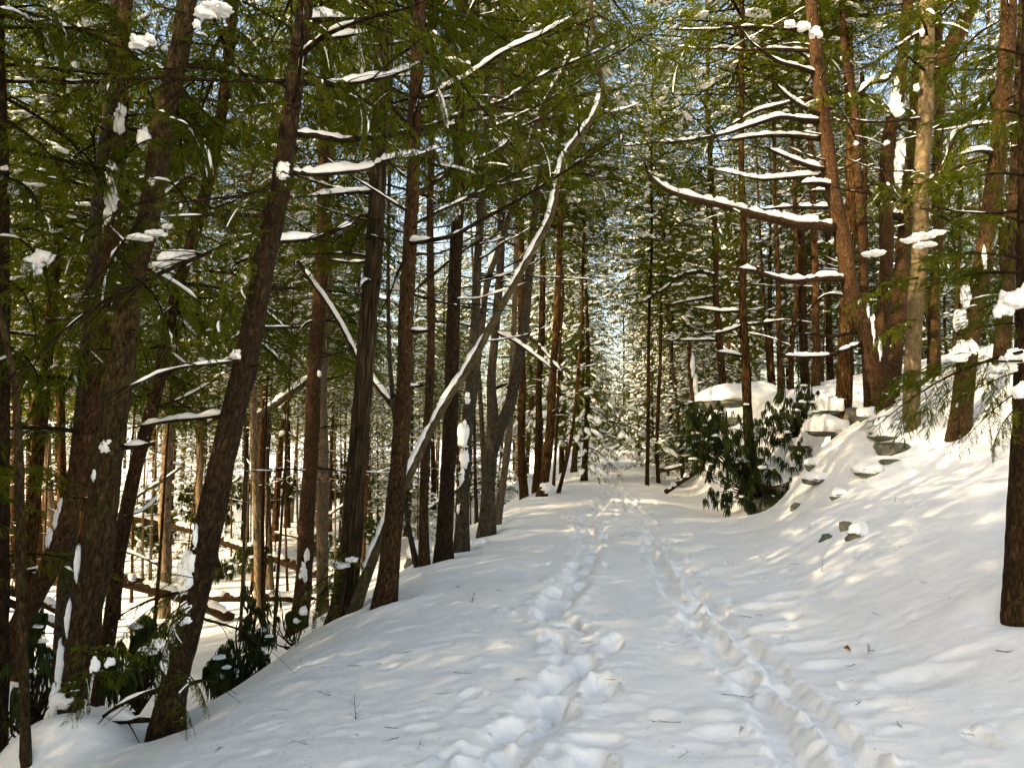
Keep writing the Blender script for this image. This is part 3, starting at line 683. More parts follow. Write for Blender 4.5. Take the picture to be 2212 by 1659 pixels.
C0, C1, C2, C3 = CROWNS
GL, GR = 'trees lining the left bank of the path', 'trees on the right hillside'
def gd(px, py): return float(G(px, py)[1])
def auto_boughs(T, n, zlo, zhi, lmin=.9, lmax=2.2, seed=0, toward=None):
    """live needled boughs round the trunk between two heights above its foot"""
    q = random.Random(T.seed * 3 + seed)
    for k in range(n):
        z = T.z0 + q.uniform(zlo, zhi); c = point_at(T, z); a = q.random() * 6.283 if toward is None else toward + q.choice((-1, 1)) * q.uniform(0, 1.35)
        l = q.uniform(lmin, lmax); x = unit(np.array((math.cos(a), math.sin(a), q.uniform(-.28, .18)))); y = unit(np.cross((0, 0, 1.0), x)); zz = np.cross(x, y)
        ro = q.uniform(-.35, .35); y, zz = y * math.cos(ro) + zz * math.sin(ro), zz * math.cos(ro) - y * math.sin(ro)
        s = l / 1.7; w = s * q.uniform(.85, 1.3); fm, sm = NEAR_SPRAYS[q.randrange(len(NEAR_SPRAYS))]
        o = link('bough', fm, T.root)
        o.matrix_local = Matrix.Translation(Vector(c) - root_loc(T)) @ Matrix(((x[0] * s, y[0] * w, zz[0] * s, 0), (x[1] * s, y[1] * w, zz[1] * s, 0), (x[2] * s, y[2] * w, zz[2] * s, 0), (0, 0, 0, 1)))
        o['kind'] = 'stuff'
        if q.random() < .6: link('snow', sm, o)['kind'] = 'stuff'

# ---- left foreground
T1 = tree('thin bare sapling rising at the bottom left corner of the picture', [(57, 1656, 21), (45, 1300, 19), (38, 900, 17), (14, 740, 15), (-40, 500, 12)], gd(57, 1640), 'moss', top=7, near=True, name='bare_sapling', flare=1.1)
T0 = tree('dark trunk cut off by the left edge of the picture', [(-6, 1480, 46), (0, 1100, 40), (4, 700, 34), (4, 350, 30), (-4, 0, 26)], 6.2, 'dark', crown=C1, h0=8.5, near=True, cs=.5, group=GL)
T2 = tree('reddish trunk leaning right behind the thick left foreground trunk, snow on its upper bends', [(-22, 1520, 50), (50, 1335, 49), (115, 1205, 47), (166, 1034, 45), (200, 858, 41), (221, 703, 38), (246, 452, 36), (258, 300, 32), (272, 0, 31)], 6.9, 'red', lean_d=.6, crown=None, h0=9, near=True, cs=.5, top=12.5, group=GL)
T3 = tree('thickest mossy brown trunk in the left foreground with a snow cone at its foot', [(150, 1606, 55), (166, 1436, 63), (190, 1300, 69), (211, 1184, 72), (246, 883, 67), (261, 803, 63), (286, 602, 56), (326, 452, 51), (356, 251, 49), (401, 25, 46)], 5.35, 'moss', lean_d=.3, crown=None, h0=8.2, near=True, cs=.5, top=12.5, group=GL)
T3b = tree('slender grey trunk just left of the thickest foreground trunk', [(140, 1330, 34), (155, 1100, 34), (175, 900, 32), (195, 650, 32), (211, 427, 30), (240, 200, 30), (252, 0, 28)], 8.6, 'grey', crown=C0, h0=8, cs=.5, group=GL)
T4 = tree('dark trunk leaning right between the two big left foreground trunks', [(240, 1290, 34), (255, 1190, 34), (300, 1000, 34), (346, 830, 32), (381, 650, 29), (437, 452, 29), (477, 251, 29), (497, 50, 27)], 8.0, 'brown', crown=None, h0=9, cs=.5, top=12.5, group=GL)
T5 = tree('dark straight trunk leaning right at the left edge of the snowy path', [(361, 1576, 70), (372, 1500, 62), (391, 1410, 62), (427, 1260, 62), (462, 1084, 62), (507, 883, 60), (532, 783, 58), (572, 562, 50), (607, 401, 46), (627, 251, 44), (650, 75, 40), (664, -60, 38)], gd(361, 1576), 'dark', crown=None, h0=8.2, near=True, cs=.5, top=12.5, group=GL)
# ---- left bank, middle distance
T9 = tree('tall straight reddish trunk left of the furrowed trunk', [(648, 1335, 44), (655, 1283, 42), (663, 1072, 38), (678, 861, 36), (688, 650, 34), (699, 422, 30), (703, 150, 26)], 14, 'red', crown=C0, h0=9, group=GL, dead=(10, 2.5, 10))
T10 = tree('speckled slim trunk standing close right of the reddish trunk', [(695, 1290, 30), (697, 903, 27), (704, 650, 24), (712, 400, 20)], 16, 'pale', crown=C3, h0=8, group=GL, dead=(6, 4, 9))
T11 = tree('deeply furrowed grey brown trunk with pale lichen at its foot', [(735, 1345, 62), (739, 1320, 58), (756, 1198, 54), (769, 1030, 50), (786, 819, 45), (798, 660, 43), (811, 506, 41), (819, 295, 40), (824, 169, 38), (822, 60, 36)], 8.9, 'furrow', crown=None, h0=8.5, near=True, cs=.55, top=12.5, group=GL)
T12 = tree('stout brown trunk on the bank edge, in front of the leaning snow covered trunk', [(831, 1308, 54), (843, 1198, 48), (855, 1072, 43), (872, 861, 39), (878, 660, 37), (891, 422, 33), (897, 211, 31), (902, 100, 30), (906, -30, 28)], gd(831, 1306), 'brown', crown=None, h0=8, near=True, cs=.55, top=12.5, group=GL)
T13 = tree('slim brown trunk between the stout trunk and the dark scaly trunk', [(921, 1239, 25), (916, 1030, 23), (925, 861, 21), (929, 650, 20), (933, 422, 18), (931, 300, 16)], 10.6, 'brown', crown=None, h0=9, cs=.55, top=12.5, group=GL, dead=(7, 3, 7.5))
T14 = tree('dark scaly trunk right of the slim brown trunk on the left bank', [(957, 1228, 40), (967, 1030, 36), (975, 861, 34), (980, 660, 33), (990, 422, 30), (994, 250, 28), (998, 50, 26)], 10.9, 'dark', crown=None, h0=8.5, near=True, cs=.55, top=12.5, group=GL, dead=(9, 3, 8))
T15 = tree('lichen spotted trunk with plastered snow, right of the dark scaly trunk', [(999, 1211, 28), (1002, 1050, 27), (1006, 924, 26), (1015, 800, 24), (1026, 650, 22), (1043, 422, 19), (1050, 250, 17)], 11.8, 'grey', crown=None, h0=9.5, cs=.55, top=12.5, group=GL, dead=(8, 3, 9))
T16 = tree('grey trunk forking low into two stems on the left bank', [(1047, 1172, 38), (1055, 1060, 34), (1061, 985, 34), (1067, 924, 30), (1064, 819, 24), (1072, 720, 22), (1078, 560, 20), (1082, 350, 18)], 13.4, 'grey', crown=None, h0=9, cs=.55, top=12.5, group=GL, dead=(6, 4, 9))
limb(T16, [P(1062, 975, 13.4), P(1076, 935, 13.35), P(1094, 895, 13.3), P(1119, 798, 13.3), P(1136, 650, 13.3), P(1148, 570, 13.3), P(1160, 420, 13.3), P(1168, 250, 13.3)], .085, .03, snow=.03, cover=.35, seed=161, twigs=8, tl=.8, bark='grey', name='stem')
T17 = tree('thin snow dotted trunk leaning right behind the forked trunk', [(1074, 1146, 18), (1098, 945, 17), (1108, 780, 15), (1115, 560, 13)], 15, 'pale', crown=C2, h0=8, cs=.8, group=GL, dead=(5, 3, 8))
T18 = tree('upright brown trunk, first of the far row along the left bank', [(1132, 1076, 22), (1127, 903, 20), (1124, 700, 18), (1122, 400, 14)], 22.3, 'brown', crown=C3, h0=8, cs=1.45, group=GL, dead=(9, 2, 9))
T19 = tree('upright brown trunk in the far row, second beyond the forked trunk', [(1158, 1074, 20), (1165, 903, 18), (1170, 700, 16), (1176, 420, 13)], 23, 'dark', crown=C0, h0=8, cs=1.45, group=GL, dead=(9, 2, 9))
T20 = tree('sturdy brown trunk leaning right with a snow heap at its foot by the path edge', [(1170, 1074, 27), (1189, 903, 22), (1193, 840, 21), (1202, 640, 18), (1210, 400, 14)], 21.3, 'brown', crown=C1, h0=7.5, cs=1.45, group=GL, dead=(9, 2, 8))
T21 = tree('thin pole leaning right beside the far path edge', [(1208, 1066, 10), (1233, 966, 9), (1246, 860, 8), (1256, 700, 7)], 22.5, 'brown', crown=C2, h0=6.5, cs=.6, group=GL, top=12)
T22 = tree('short looking dark trunk where the far path meets overhanging boughs', [(1239, 1017, 15), (1250, 903, 14), (1258, 760, 13)], 35, 'dark', cs=1.4, crown=C3, h0=5, group=GL, dead=(5, 1.5, 6))
T23 = tree('thin dark pole left of the leaning pole at the far path edge', [(1196, 1056, 8), (1204, 930, 8), (1212, 760, 7)], 26, 'dark', crown=C0, h0=6, cs=.6, group=GL, top=13)
T24 = tree('thin dark pole between the lichen spotted trunk and the forked trunk', [(1026, 1150, 9), (1022, 960, 8), (1024, 780, 8), (1030, 560, 7)], 17, 'dark', crown=C3, h0=8, cs=.7, group=GL, top=13)
T25 = tree('thin prop like pole leaning left at the foot of the slim brown trunk', [(905, 1238, 13), (880, 1130, 12), (862, 1010, 11), (846, 860, 11), (838, 700, 10), (842, 443, 9)], 10.9, 'grey', crown=None, group=GL, top=11)
# leaning trunks
LT = tree('long curved trunk leaning right across the left bank with snow along its upper side', [(768, 1312, 28), (800, 1220, 26), (828, 1148, 23), (883, 1030, 21), (922, 945, 20), (963, 869, 20), (1022, 777, 19), (1060, 705, 19), (1123, 591, 18), (1186, 477, 17), (1204, 400, 16), (1224, 333, 16), (1258, 287, 15), (1296, 224, 14), (1300, 177, 14), (1283, 105, 12), (1277, 0, 11), (1272, -120, 9)], 8.7, 'olive', lean_d=1.6, crown=None, h0=8, near=True, name='leaning_tree', top=9.5, group=GL)
sm = MB(); kk = np.arange(len(LT.p)); sel = (LT.p[:, 2] > -.1) & (LT.p[:, 2] < 6.3)
snow_strip(sm, LT.p[sel][::6] , LT.r[sel][::6] * .9, .032, 17, 1.15, .03, 10, (-.86, -.22, .62), .6); put('snow', sm, (SNOW,), LT.root)
auto_boughs(LT, 6, 6.8, 9.5, .8, 1.7, toward=1.5)
LT2 = tree('slender snow plastered trunk leaning right, above the curved leaning trunk', [(1040, 720, 18), (1051, 625, 17), (1077, 540, 16), (1106, 456, 16), (1136, 359, 15), (1170, 240, 15), (1208, 165, 14), (1245, 80, 12)], 12.2, 'grey', lean_d=.8, crown=None, h0=10, cs=.7, name='leaning_tree', top=12.5, group=GL)
sm = MB(); sel = (LT2.p[:, 2] > 2.5) & (LT2.p[:, 2] < 8.5); snow_strip(sm, LT2.p[sel][::2], LT2.r[sel][::2], .04, 23, .8, .04, 10, (-.9, -.1, .5), .5); put('snow', sm, (SNOW,), LT2.root)

# ---- left background poles
T6 = tree('pale sunlit trunk seen between the two dark left foreground trunks', [(352, 1295, 30), (358, 1100, 29), (371, 833, 27), (380, 600, 24), (388, 300, 20)], 22, 'pale', crown=C2, h0=10, dead=(8, 3, 11))
T6b = tree('pale twin pole left of the leaning path edge trunk, in the hollow', [(432, 1160, 18), (428, 900, 16), (424, 650, 14), (420, 350, 11)], 28, 'pale', crown=C0, h0=9, cs=.8, dead=(6, 3, 9))
T7 = tree('slim tan pole standing in open snow right of the leaning dark trunk', [(557, 1318, 20), (552, 1060, 17), (548, 833, 16), (545, 600, 14), (540, 300, 11)], 21.5, 'pale', crown=C1, h0=10, cs=.8, dead=(6, 4, 11))
T8 = tree('slim grey pole close right of the slim tan pole in the snow hollow', [(582, 1256, 17), (578, 1050, 15), (577, 833, 15), (578, 600, 13), (576, 300, 10)], 26, 'grey', crown=C3, h0=10, cs=.8, dead=(6, 4, 11))
# ---- centre
TA = tree('slim dark pole nearest the middle of the path, left of its twin', [(1397, 1053, 10), (1402, 839, 9), (1406, 622, 8), (1409, 420, 6)], gd(1397, 1050), 'dark', crown=C0, h0=6.5, cs=1.3, top=17, dead=(7, 1.5, 6))
TB = tree('slim snow footed pole right of its dark twin at the path side', [(1420, 1045, 10), (1424, 821, 9), (1428, 600, 7)], gd(1420, 1043), 'brown', crown=C2, h0=6, cs=1.3, top=17, dead=(7, 1.5, 6))
TC = tree('dark pole behind the pair of slim poles in the centre', [(1444, 1002, 10), (1450, 803, 9), (1454, 560, 8)], 36, 'dark', cs=1.4, crown=C1, h0=6, top=19, dead=(5, 1.5, 6))
TD = tree('grey pole bending left beside the dark shrub mass, centre of picture', [(1472, 995, 11), (1462, 880, 10), (1450, 767, 9), (1440, 620, 8)], 33, 'grey', cs=1.4, crown=C3, h0=7, top=19, dead=(5, 2, 7))
TE = tree('broken reddish snag with snow along it, above the dark shrub', [(1512, 960, 14), (1500, 875, 13), (1492, 800, 12), (1489, 742, 10)], 30, 'red', crown=None, top=.1, name='broken_snag')
# ---- right hillside
TF = tree('straight brown trunk rising out of the dark shrub right of the path', [(1621, 985, 28), (1617, 940, 24), (1609, 803, 22), (1603, 658, 19), (1603, 542, 17), (1601, 253, 15), (1605, 80, 13)], 19, 'brown', crown=C1, h0=10, cs=1.45, group=GR, dead=(9, 4, 10))
TG = tree('brown trunk standing on the snowy corner of the rock ledge', [(1562, 842, 20), (1551, 695, 17), (1545, 550, 16), (1533, 362, 13), (1528, 200, 11)], 27, 'red', crown=C2, h0=8, cs=1.45, group=GR, dead=(10, 1.5, 9))
TH = tree('slim brown trunk dropping behind the hanging leaves above the ledge', [(1688, 925, 15), (1681, 731, 13), (1679, 550, 12), (1676, 330, 10)], 20.5, 'brown', crown=C3, h0=8, cs=.8, group=GR, dead=(8, 3, 9))
TI = tree('slim curved trunk on the ledge right of the shrub hung trunk', [(1708, 842, 13), (1714, 740, 12), (1719, 658, 11), (1716, 480, 10), (1712, 300, 8)], 24, 'brown', crown=C0, h0=8, cs=.8, group=GR, dead=(7, 2, 9))
TJ = tree('brown trunk behind the ledge, left of the stacked snow capped slabs', [(1764, 850, 21), (1760, 658, 18), (1758, 480, 16), (1750, 250, 14)], 23, 'red', crown=C1, h0=9, group=GR, dead=(8, 2, 10))
TJ2 = tree('dark trunk close behind the slab ledge among crowded trunks', [(1738, 800, 22), (1734, 640, 20), (1730, 420, 17), (1728, 200, 14)], 27, 'dark', crown=C2, h0=9, group=GR, dead=(6, 2, 10))
TK = tree('thick brown trunk directly behind the snow capped slab stack', [(1822, 842, 40), (1829, 734, 36), (1834, 640, 34), (1836, 480, 31), (1836, 250, 27)], 18.5, 'brown', crown=C0, h0=10, group=GR, dead=(7, 3, 10))
TM = tree('big sunlit orange brown trunk bowed left with snowy limbs, right of the path', [(1918, 918, 62), (1908, 870, 50), (1898, 819, 46), (1869, 713, 42), (1841, 640, 40), (1822, 527, 38), (1801, 422, 37), (1784, 295, 34), (1768, 169, 32), (1759, 84, 30), (1751, -20, 28)], 14.6, 'red', crown=C3, h0=10.5, near=True, group=GR)
TN = tree('slim sunlit trunk just right of the big bowed trunk', [(1872, 760, 22), (1865, 549, 20), (1856, 422, 19), (1846, 274, 18), (1827, 127, 17), (1822, -10, 16)], 17, 'red', crown=C2, h0=10, group=GR, dead=(9, 3.5, 10))
TO = tree('dark slim dead trunk parallel to the slim sunlit trunk', [(1880, 740, 15), (1873, 549, 14), (1868, 400, 13), (1865, 156, 11)], 18.5, 'dark', crown=None, top=8.5, group=GR, dead=(6, 3.5, 8))
TP = tree('dark trunk with a tall wedge of snow in its crook, left of the smooth trunk', [(1902, 800, 38), (1910, 640, 34), (1915, 420, 33), (1921, 290, 32), (1940, 200, 28), (1956, 60, 27), (1964, -30, 26)], 15.6, 'brown', crown=C1, h0=10, group=GR, dead=(5, 4, 10))
TQ = tree('smooth beige trunk standing in front on the right snowbank', [(1966, 1008, 48), (1969, 950, 41), (1970, 819, 39), (1978, 650, 38), (1987, 549, 37), (1990, 380, 36), (1996, 295, 36), (2002, 169, 35), (2003, 0, 33)], 12.6, 'smooth', crown=C0, h0=11, near=True, group=GR, name='smooth_barked_tree', flare=1.3)
TR = tree('sunlit rough trunk half hidden behind the smooth beige trunk', [(1932, 800, 42), (1945, 650, 39), (1958, 480, 30), (1974, 270, 22), (1986, 30, 19)], 16.6, 'red', crown=C2, h0=10, group=GR, dead=(4, 4, 9))
TS = limb(TR, [P(1985, 270, 16.6), P(2022, 165, 16.2), P(2071, 67, 16), P(2105, -5, 16), P(2140, -120, 16)], .19, .06, snow=.10, cover=.85, seed=71, twigs=5, tl=1.2, bark='red', name='stem')
TU = tree('dark double trunk low on the right with snow mound at its root', [(2083, 832, 46), (2100, 700, 44), (2125, 560, 42), (2150, 380, 41), (2168, 200, 38), (2180, 0, 35)], 11.6, 'brown', crown=C3, h0=9.5, near=True, group=GR, dead=(6, 4, 9))
TV = tree('dark trunk near the right edge behind the snow laden boughs', [(2165, 790, 40), (2180, 600, 36), (2200, 300, 34), (2212, 50, 32)], 12.6, 'dark', crown=C1, h0=9, group=GR, dead=(6, 4, 9))
TX = tree('short visible trunk between the smooth trunk and the double trunk', [(2016, 770, 30), (2014, 650, 27), (2022, 480, 25), (2030, 250, 22)], 17, 'brown', crown=C2, h0=9, group=GR, dead=(6, 2, 9))
TW = tree('nearest right trunk cut by the right edge of the picture', [(2214, 1352, 78), (2213, 1240, 74), (2214, 1100, 72), (2219, 945, 66), (2222, 819, 64), (2226, 500, 58), (2230, 200, 54), (2234, -50, 50)], gd(2190, 1350) + .12, 'brown', crown=C2, h0=8, near=True, group=GR)

# ---- limbs traced in the photograph
for px, w0, w1, d1, kw in [
 ([(1800, 492), (1740, 486), (1670, 474), (1562, 448), (1471, 423), (1417, 394), (1392, 365)], 20, 5, -1.6, dict(snow=.075, cover=.98, bark='red', twigs=10)),
 ([(1780, 253), (1717, 221), (1690, 200), (1670, 177)], 9, 3, -.6, dict(snow=.05, cover=.95, twigs=4)),
 ([(1775, 262), (1670, 257), (1562, 289), (1453, 307), (1326, 315)], 11, 2, -1.0, dict(snow=.06, cover=.9, twigs=12)),
 ([(1775, 300), (1670, 293), (1590, 300), (1540, 306)], 11, 3, .6, dict(snow=.07, cover=.95, twigs=6)),
 ([(1785, 368), (1706, 344), (1652, 318)], 10, 3, -.5, dict(snow=.06, cover=.95, twigs=4)),
 ([(1790, 380), (1700, 386), (1634, 387), (1533, 365)], 10, 2, .8, dict(snow=.06, cover=.92, twigs=8)),
 ([(1800, 402), (1762, 396), (1720, 400)], 9, 5, -.5, dict(snow=.06, cover=.98, twigs=2)),
 ([(1806, 418), (1770, 412), (1738, 418)], 8, 4, .3, dict(snow=.06, cover=.98, twigs=2)),
 ([(1810, 450), (1750, 448), (1690, 450), (1627, 452)], 9, 3, .4, dict(snow=.06, cover=.95, twigs=5)),
 ([(1770, 160), (1720, 145), (1670, 127), (1623, 94), (1598, 54)], 9, 2, -.8, dict(snow=.05, cover=.85, twigs=6)),
 ([(1768, 142), (1735, 120), (1699, 98)], 9, 3, .3, dict(snow=.04, cover=.85, twigs=4)),
 ([(1772, 215), (1742, 213), (1652, 235), (1590, 265), (1540, 290)], 9, 2, .9, dict(snow=.04, cover=.75, twigs=8)),
 ([(1765, 75), (1700, 62), (1620, 60), (1540, 66), (1440, 66)], 9, 2, -.6, dict(snow=.03, cover=.6, twigs=10)),
 ([(1768, 110), (1690, 108), (1600, 106), (1500, 104), (1440, 100)], 8, 2, .4, dict(snow=.03, cover=.55, twigs=10)),
 ([(1828, 604), (1780, 602), (1706, 608), (1650, 592), (1616, 583), (1569, 581)], 15, 4, -.9, dict(snow=.07, cover=.98, twigs=6, bark='red')),
 ([(1860, 742), (1800, 764), (1742, 771), (1685, 767)], 9, 3, -.8, dict(snow=.045, cover=.95, twigs=3)),
 ([(1850, 715), (1800, 728), (1740, 722), (1690, 730)], 7, 2, .5, dict(snow=.03, cover=.8, twigs=3)),
 ([(1840, 640), (1780, 640), (1724, 698), (1690, 720)], 6, 2, .8, dict(snow=.03, cover=.6, twigs=3)),
]: plimb(TM, px, w0, w1, d1, **kw)
for px, w0, w1, d1, kw in [
 ([(1609, 700), (1634, 700), (1700, 692), (1724, 698)], 6, 2, -.5, dict(snow=.05, cover=.95, twigs=3)),
 ([(1605, 702), (1562, 716), (1515, 720)], 7, 2, -.6, dict(snow=.05, cover=.95, twigs=4)),
 ([(1605, 770), (1570, 762), (1540, 758)], 6, 2, -.4, dict(snow=.05, cover=.95, twigs=2)),
 ([(1603, 672), (1550, 672), (1480, 662)], 6, 2, .4, dict(snow=.05, cover=.9, twigs=3)),
]: plimb(TF, px, w0, w1, d1, **kw)
for px, w0, w1, d1, kw in [
 ([(1545, 594), (1489, 590), (1424, 630), (1381, 658)], 8, 2, -2, dict(snow=.06, cover=.9, twigs=5, tl=.8)),
 ([(1548, 640), (1490, 650), (1440, 660)], 7, 2, 1, dict(snow=.06, cover=.9, twigs=3)),
 ([(1548, 735), (1500, 735), (1424, 736)], 6, 2, -1, dict(snow=.05, cover=.9, twigs=5, tl=.8)),
]: plimb(TG, px, w0, w1, d1, **kw)
for px, w0, w1, d1, kw in [
 ([(627, 291), (700, 293), (748, 295), (832, 289), (929, 274), (1022, 245), (1106, 202), (1191, 156), (1258, 122), (1334, 84)], 13, 3, 2.2, dict(snow=.035, cover=.62, twigs=22, tl=.8)),
 ([(642, 177), (739, 181), (811, 173), (874, 156), (937, 127)], 11, 3, 1.0, dict(snow=.04, cover=.85, twigs=12, tl=.7)),
 ([(655, 48), (700, 44), (781, 44)], 12, 7, .5, dict(snow=.05, cover=.98, twigs=3)),
 ([(650, 90), (700, 82), (769, 72), (840, 60)], 10, 3, .8, dict(snow=.04, cover=.8, twigs=8)),
 ([(618, 372), (697, 371), (790, 363), (840, 346), (904, 333), (985, 318)], 10, 3, 2.0, dict(snow=.045, cover=.85, twigs=14, tl=.7)),
 ([(585, 524), (620, 524), (684, 515), (748, 494), (786, 477)], 12, 3, .9, dict(snow=.04, cover=.95, twigs=8)),
 ([(565, 622), (610, 624), (653, 622)], 9, 4, .3, dict(snow=.035, cover=.95, twigs=2)),
 ([(555, 708), (600, 708), (648, 708)], 8, 4, .3, dict(snow=.035, cover=.95, twigs=2)),
 ([(510, 893), (482, 898), (380, 912), (281, 926)], 9, 3, .8, dict(snow=.03, cover=.9, twigs=5)),
 ([(575, 560), (545, 510), (452, 542), (326, 602), (226, 653), (125, 728), (10, 818)], 9, 2, -.6, dict(snow=.02, cover=.25, twigs=26, tl=.7)),
 ([(530, 783), (502, 783), (376, 798), (301, 828), (240, 850)], 8, 2, -.5, dict(snow=.02, cover=.45, twigs=14, tl=.6)),
 ([(622, 176), (480, 176), (340, 172), (200, 176), (110, 178)], 8, 2, -.3, dict(snow=.02, cover=.3, twigs=20, tl=.7)),
 ([(555, 640), (520, 600), (470, 590), (420, 588)], 7, 3, .4, dict(snow=.03, cover=.7, twigs=5)),
 ([(600, 395), (540, 420), (470, 432), (370, 440)], 7, 2, -.4, dict(snow=.02, cover=.3, twigs=12, tl=.6)),
 ([(372, 1490), (346, 1490), (280, 1512), (222, 1548)], 11, 5, -.1, dict(snow=.02, cover=.5, twigs=4)),
 ([(420, 1275), (380, 1280), (320, 1300), (250, 1335)], 7, 2, .2, dict(snow=.02, cover=.4, twigs=10, tl=.5)),
 ([(440, 1215), (480, 1222)], 9, 5, -.1, dict(snow=0, twigs=0)),
 ([(425, 1330), (470, 1345), (520, 1365), (560, 1400)], 5, 2, .4, dict(snow=0, twigs=8, tl=.4)),
 ([(400, 1480), (440, 1470), (470, 1475)], 7, 3, .1, dict(snow=.02, cover=.7, twigs=2)),
]: plimb(T5, px, w0, w1, d1, **kw)
for px, w0, w1, d1, kw in [
 ([(150, 1575), (200, 1560), (260, 1560), (331, 1556)], 14, 8, -.2, dict(snow=.06, cover=1.0, twigs=2)),
 ([(262, 966), (300, 962), (336, 958)], 10, 6, -.1, dict(snow=.03, cover=1.0, twigs=0)),
 ([(330, 440), (380, 400), (440, 370)], 7, 2, .3, dict(snow=.02, cover=.3, twigs=8)),
 ([(205, 1600), (225, 1590), (245, 1610)], 7, 4, -.1, dict(snow=0, twigs=1)),
]: plimb(T3, px, w0, w1, d1, **kw)
for px, w0, w1, d1, kw in [
 ([(0, 30), (100, 50), (176, 63), (240, 70)], 9, 2, -.2, dict(snow=.025, cover=.7, twigs=8)),
 ([(6, 141), (100, 148), (196, 158), (260, 160)], 7, 2, .3, dict(snow=.02, cover=.5, twigs=8)),
 ([(8, 176), (141, 176), (266, 166)], 7, 2, -.3, dict(snow=.02, cover=.5, twigs=8)),
 ([(8, 211), (110, 271), (191, 346), (240, 420)], 7, 2, .3, dict(snow=.015, cover=.3, twigs=14, tl=.6)),
 ([(4, 715), (60, 722), (110, 735)], 6, 3, .3, dict(snow=.03, cover=.9, twigs=3)),
]: plimb(T0, px, w0, w1, d1, **kw)
for px, w0, w1, d1, kw in [
 ([(892, 211), (912, 211), (980, 181), (1026, 156), (1090, 110), (1180, 70), (1260, 20)], 8, 2, -1.0, dict(snow=.035, cover=.6, twigs=16, tl=.7)),
 ([(885, 413), (908, 413), (980, 367), (1060, 330), (1130, 280), (1210, 220), (1300, 140)], 8, 2, 1.2, dict(snow=.03, cover=.5, twigs=18, tl=.8)),
 ([(880, 523), (912, 523), (980, 510), (1043, 477), (1127, 430), (1191, 392), (1224, 371), (1330, 300)], 9, 2, -1.2, dict(snow=.035, cover=.65, twigs=18, tl=.8)),
 ([(884, 481), (904, 481), (960, 452), (1064, 405), (1180, 380), (1300, 375)], 7, 2, 1, dict(snow=.02, cover=.5, twigs=16, tl=.7)),
 ([(880, 712), (905, 715), (936, 713)], 8, 5, -.1, dict(snow=.03, cover=1.0, twigs=0)),
 ([(874, 640), (930, 600), (1000, 540), (1080, 505)], 6, 2, .6, dict(snow=.02, cover=.5, twigs=10, tl=.6)),
 ([(870, 833), (900, 834), (916, 832)], 7, 4, -.1, dict(snow=.02, cover=1.0, twigs=0)),
 ([(895, 280), (850, 230), (830, 170), (800, 120)], 6, 2, .2, dict(snow=.02, cover=.4, twigs=10)),
 ([(898, 200), (960, 215), (1040, 205), (1120, 215)], 6, 2, .7, dict(snow=.02, cover=.5, twigs=14, tl=.7)),
]: plimb(T12, px, w0, w1, d1, **kw)
for px, w0, w1, d1, kw in [
 ([(818, 410), (760, 415), (700, 420), (640, 425)], 8, 3, -.6, dict(snow=.05, cover=.9, twigs=8)),
 ([(812, 200), (760, 230), (690, 265)], 6, 2, .3, dict(snow=.02, cover=.4, twigs=10)),
 ([(800, 555), (760, 548), (700, 548), (640, 552)], 6, 2, -.5, dict(snow=.02, cover=.5, twigs=8)),
]: plimb(T11, px, w0, w1, d1, **kw)
plimb(T9, [(685, 690), (660, 700), (640, 730)], 6, 2, -.3, snow=.05, cover=.8, twigs=4)
for px, w0, w1, d1, kw in [
 ([(2000, 180), (2060, 130), (2120, 70), (2200, 20)], 7, 2, -.8, dict(snow=.02, cover=.4, twigs=8)),
 ([(1996, 255), (1920, 262), (1860, 260), (1800, 250)], 5, 2, -.9, dict(snow=.02, cover=.4, twigs=6)),
 ([(1990, 415), (2040, 360), (2072, 285), (2140, 270), (2220, 300)], 9, 3, -1.0, dict(snow=.05, cover=.85, twigs=8)),
 ([(1975, 440), (1880, 420), (1800, 405)], 5, 2, -.6, dict(snow=.02, cover=.3, twigs=6)),
 ([(1985, 440), (2060, 480), (2130, 520), (2200, 560)], 6, 2, -1.0, dict(snow=.01, cover=.2, twigs=14, tl=.7)),
 ([(2005, 60), (1940, 100), (1880, 140), (1800, 165)], 6, 2, -.6, dict(snow=.02, cover=.4, twigs=8)),
]: plimb(TQ, px, w0, w1, d1, **kw)
plimb(TP, [(1935, 150), (1915, 172), (1880, 180), (1850, 205)], 11, 3, -.6, snow=.08, cover=.98, twigs=4)
plimb(TR, [(1950, 470), (1910, 455), (1875, 410)], 14, 6, -.8, snow=.09, cover=.98, twigs=2)
plimb(TW, [(2205, 455), (2150, 462), (2060, 456), (2010, 445)], 6, 2, .4, snow=.015, cover=.5, twigs=10)
plimb(TU, [(2150, 330), (2110, 325), (2060, 340)], 8, 3, -.4, snow=.04, cover=.9, twigs=5)
plimb(T18, [(1127, 720), (1160, 740), (1190, 775), (1218, 806)], 7, 2, -1.5, snow=.07, cover=.98, twigs=3)
plimb(T16, [(1064, 715), (1110, 735), (1160, 770), (1200, 805)], 6, 2, -.5, snow=.05, cover=.98, twigs=3)
plimb(T16, [(1068, 840), (1100, 826), (1095, 838), (1110, 826)], 6, 2, -.2, snow=.04, cover=.95, twigs=2)

for t, n, zl, zh, lm in [(T11, 10, 3.5, 7.5, 2.2), (T12, 14, 3.2, 7.5, 2.6), (T13, 8, 3.5, 8, 2.2), (T14, 12, 3, 8, 2.4), (T15, 9, 3.5, 9, 2.4), (T16, 9, 4, 9, 2.2), (LT, 6, 5, 7.5, 1.8), (T5, 8, 3, 6, 1.6), (T4, 6, 2.5, 6, 1.6), (TM, 10, 3, 9, 2.0), (TQ, 6, 4, 9, 1.6), (TP, 8, 3, 9, 1.8), (TU, 8, 2, 7, 1.6), (TV, 8, 2, 7, 1.6)]:
    dead_limbs(t, n, zl, zh, seed=5, lmin=.8, lmax=lm)

